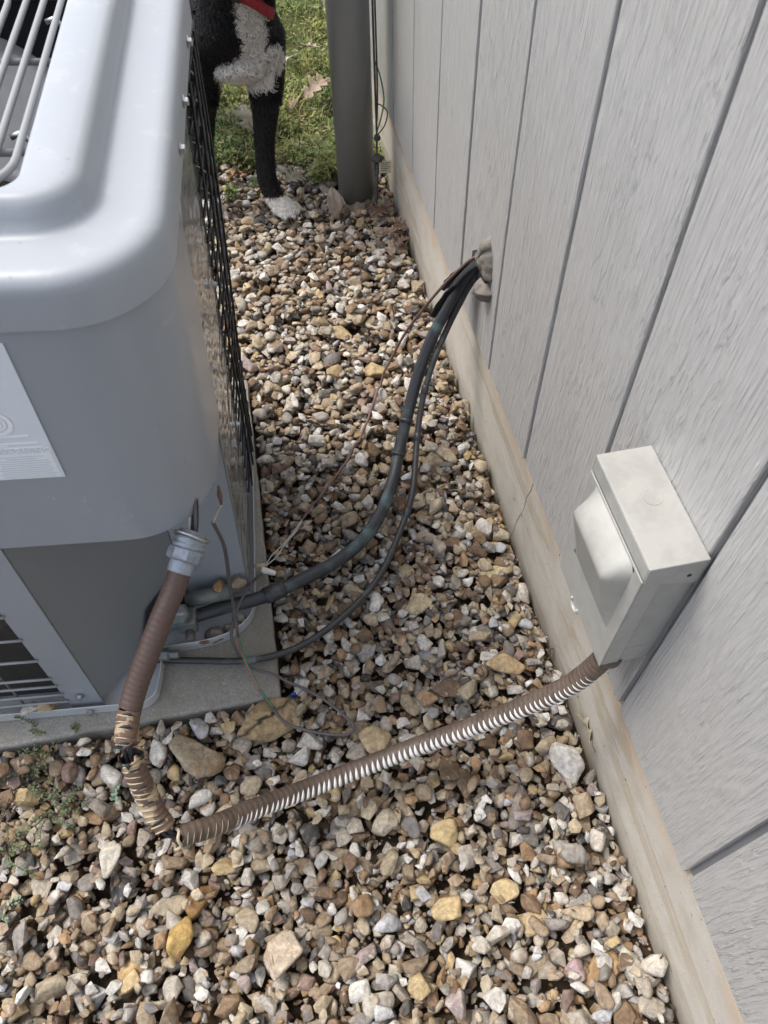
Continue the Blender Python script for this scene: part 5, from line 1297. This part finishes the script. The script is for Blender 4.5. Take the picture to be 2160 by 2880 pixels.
# ------------------------------------------------------------------ dead leaves
def dead_leaf(loc, length, rot, col, label, lobes=5, curl=0.5, slim=0.42, group=None, seed=0):
    nl, nw = 22, 8; V = []; F = []; T = []
    for i in range(nl + 1):
        t = i / nl; half = slim * math.sin(math.pi * min(t * 0.97 + 0.03, 1)) ** 0.8
        if lobes: half *= 0.72 + 0.42 * math.cos(t * lobes * 2 * math.pi + seed)
        half = max(half, 0.012)
        for j in range(nw + 1):
            s = j / nw * 2 - 1; x = (t - 0.5) + 0.06 * abs(s) * half * 3; y = half * s
            z = curl * (y * y) * 1.6 + 0.16 * curl * math.sin(t * 3.1) + 0.05 * mnoise.noise(Vector((t * 4, s * 2, seed))) + (0.012 if j == nw // 2 else 0)
            V.append((x * length, y * length, z * length))
            sh = (0.82 if j == nw // 2 else 1.0) * (0.9 + 0.25 * mnoise.noise(Vector((t * 7, s * 5, seed + 2)))); T.append((*(np.array(col) * sh), 1))
    for i in range(nl):
        for j in range(nw): p = i * (nw + 1) + j; F.append((p, p + nw + 1, p + nw + 2, p + 1))
    lf = fastmesh('leaf_blade', np.array(V), np.array(F), True, np.array(T))
    e = empty('dead_leaf', loc, rot); tag(e, label, 'leaf', group)
    b_ = link('blade', lf, M_LEAFTINT, e); b_.modifiers.new('t', 'SOLIDIFY').thickness = 0.0005
    tube('stalk', spline([(-0.5 * length, 0, 0.002), (-0.62 * length, 0.01 * length, 0.05 * length), (-0.72 * length, 0.04 * length, 0.02 * length)], 8), 0.0008, M_WBROWN, e, 5)
    return e
E3 = lambda a, b, c: (R_(a), R_(b), R_(c))
dead_leaf((0.235, 2.29, 0.035), 0.105, E3(15, -20, 20), (0.36, 0.27, 0.21), 'curled brown oak leaf in the grass touching the grey pole', 4, 0.9, 0.30, seed=1)
dead_leaf((0.170, 2.235, 0.030), 0.095, E3(-25, 10, 65), (0.24, 0.16, 0.115), 'dark brown oak leaf in the grass beside the dog leg', 4, 0.8, 0.30, seed=2)
dead_leaf((0.022, 2.20, 0.022), 0.13, E3(12, -10, 100), (0.27, 0.24, 0.19), 'large grey-brown leaf below the dog chest', 2.5, 0.25, 0.40, seed=3)
dead_leaf((0.115, 1.885, 0.022), 0.075, E3(15, 12, 35), (0.30, 0.29, 0.22), 'pale grey-green lobed leaf where the gravel meets the grass', 5, 0.3, 0.42, seed=4)
dead_leaf((0.193, 1.712, 0.045), 0.075, E3(8, -62, 95), (0.42, 0.33, 0.27), 'oval tan leaf standing up left of the pole foot', 0, 0.5, 0.27, seed=5)
dead_leaf((0.245, 2.545, 0.035), 0.085, E3(20, 15, 150), (0.40, 0.36, 0.30), 'pale leaf far back in the grass beside the pole', 4, 0.6, 0.34, seed=6)
dead_leaf((0.185, 2.50, 0.03), 0.09, E3(-15, 20, 60), (0.45, 0.40, 0.33), 'light dry leaf far back in the grass behind the dog shoulder', 4, 0.6, 0.34, seed=7)
dead_leaf((0.345, 0.329, 0.035), 0.055, E3(80, 10, 95), (0.46, 0.40, 0.28), 'crisp tan leaf scrap standing against the foundation below the conduit', 3, 0.9, 0.26, seed=8)
dead_leaf((-0.03, 1.905, 0.03), 0.07, E3(30, 0, 200), (0.30, 0.15, 0.08), 'small rusty brown leaf in the grass left of the dog leg', 3, 0.8, 0.32, seed=9)
for k in range(11):
    x = 0.275 + 0.066 * rng.random(); y = 1.50 + 0.24 * rng.random()
    if k < 3: x, y = (0.325, 0.30, 0.335)[k], (1.71, 1.68, 1.62)[k]
    dead_leaf((x, y, ground_z(x, y) + 0.010), rng.uniform(0.04, 0.068), E3(rng.uniform(-40, 40), rng.uniform(-30, 30), rng.uniform(0, 360)), np.array(((0.20, 0.125, 0.085), (0.15, 0.095, 0.07), (0.27, 0.20, 0.15), (0.34, 0.29, 0.24))[k % 4]), 'dry brown leaf in the heap between the grey pole and the foundation', 4, 0.7, 0.34, 'leaf heap by the pole', seed=20 + k)

# ------------------------------------------------------------------ small weeds at the left
def weed(loc, n, spread, h, label, seed, lsize=0.006, col=(0.105, 0.15, 0.065)):
    e = empty('weed', loc); tag(e, label, 'weed'); r_ = np.random.default_rng(seed); st = MB(); V = []; F = []; T = []; k = 0
    for i in range(n):
        a = r_.uniform(0, 6.28); d = spread * r_.uniform(0.4, 1.0)
        P = spline([(0, 0, 0), (math.cos(a) * d * 0.35, math.sin(a) * d * 0.35, h * r_.uniform(0.5, 1)), (math.cos(a + 0.3) * d * 0.7, math.sin(a + 0.3) * d * 0.7, h * r_.uniform(0.5, 1.1)), (math.cos(a + 0.4) * d, math.sin(a + 0.4) * d, h * r_.uniform(0.2, 0.9))], 14)
        st.path(P, 0.0007, 5)
        for q in range(2, 14):
            for sg in (-1, 1):
                if r_.random() < 0.2: continue
                b_ = a + sg * r_.uniform(0.7, 1.5); d_ = np.array((math.cos(b_), math.sin(b_), r_.uniform(-0.2, 0.5))); s_ = np.array((-math.sin(b_), math.cos(b_), r_.normal(0, 0.3))) * 0.36; L = lsize * r_.uniform(0.6, 1.3); o_ = P[q]
                c = np.array(col) * r_.uniform(0.6, 1.4); V += [o_, o_ + d_ * L * 0.55 + s_ * L, o_ + d_ * L * 1.1, o_ + d_ * L * 0.55 - s_ * L]; F.append((k, k + 1, k + 2, k + 3)); T += [(*c, 1)] * 4; k += 4
    st.build('stems', M_WBROWN, e, True)
    link('leaves', fastmesh('leaves', np.array(V), np.array(F), False, np.array(T)), M_LEAFTINT, e)
weed((-0.468, 0.425, 0.012), 18, 0.095, 0.034, 'creeping green weed in the gravel at the slab front, left edge', 3, 0.005)
weed((-0.430, 0.370, 0.012), 9, 0.075, 0.025, 'thin reddish-stemmed weed spreading over gravel left of the broken conduit', 4, 0.0045)
weed((-0.492, 0.330, 0.010), 5, 0.06, 0.035, 'sparse weed on the gravel at the left edge, below the slab weed', 5, 0.005)
weed((-0.495, 0.238, 0.012), 3, 0.045, 0.030, 'small pale green weed at the left edge, lowest one', 6, 0.006, (0.22, 0.28, 0.18))
weed((-0.333, 0.398, 0.015), 1, 0.035, 0.015, 'tiny sprig with pale round leaves beside the conduit break', 7, 0.0075, (0.20, 0.28, 0.20))
weed((-0.452, 0.487, 0.025), 2, 0.030, 0.050, 'short weed growing up the front edge of the slab', 8, 0.005)
weed((-0.395, 0.478, 0.025), 1, 0.02, 0.055, 'single upright sprig against the slab below the corner strip', 9, 0.005)
sc = lump('plastic_scrap', (-0.072, 0.480, 0.012), (0.006, 0.003, 0.008), M_BLUE, None, 0.3, 2, 2); tag(sc, 'tiny blue plastic scrap between stones at the slab corner', 'scrap')
bpy.context.view_layer.update()
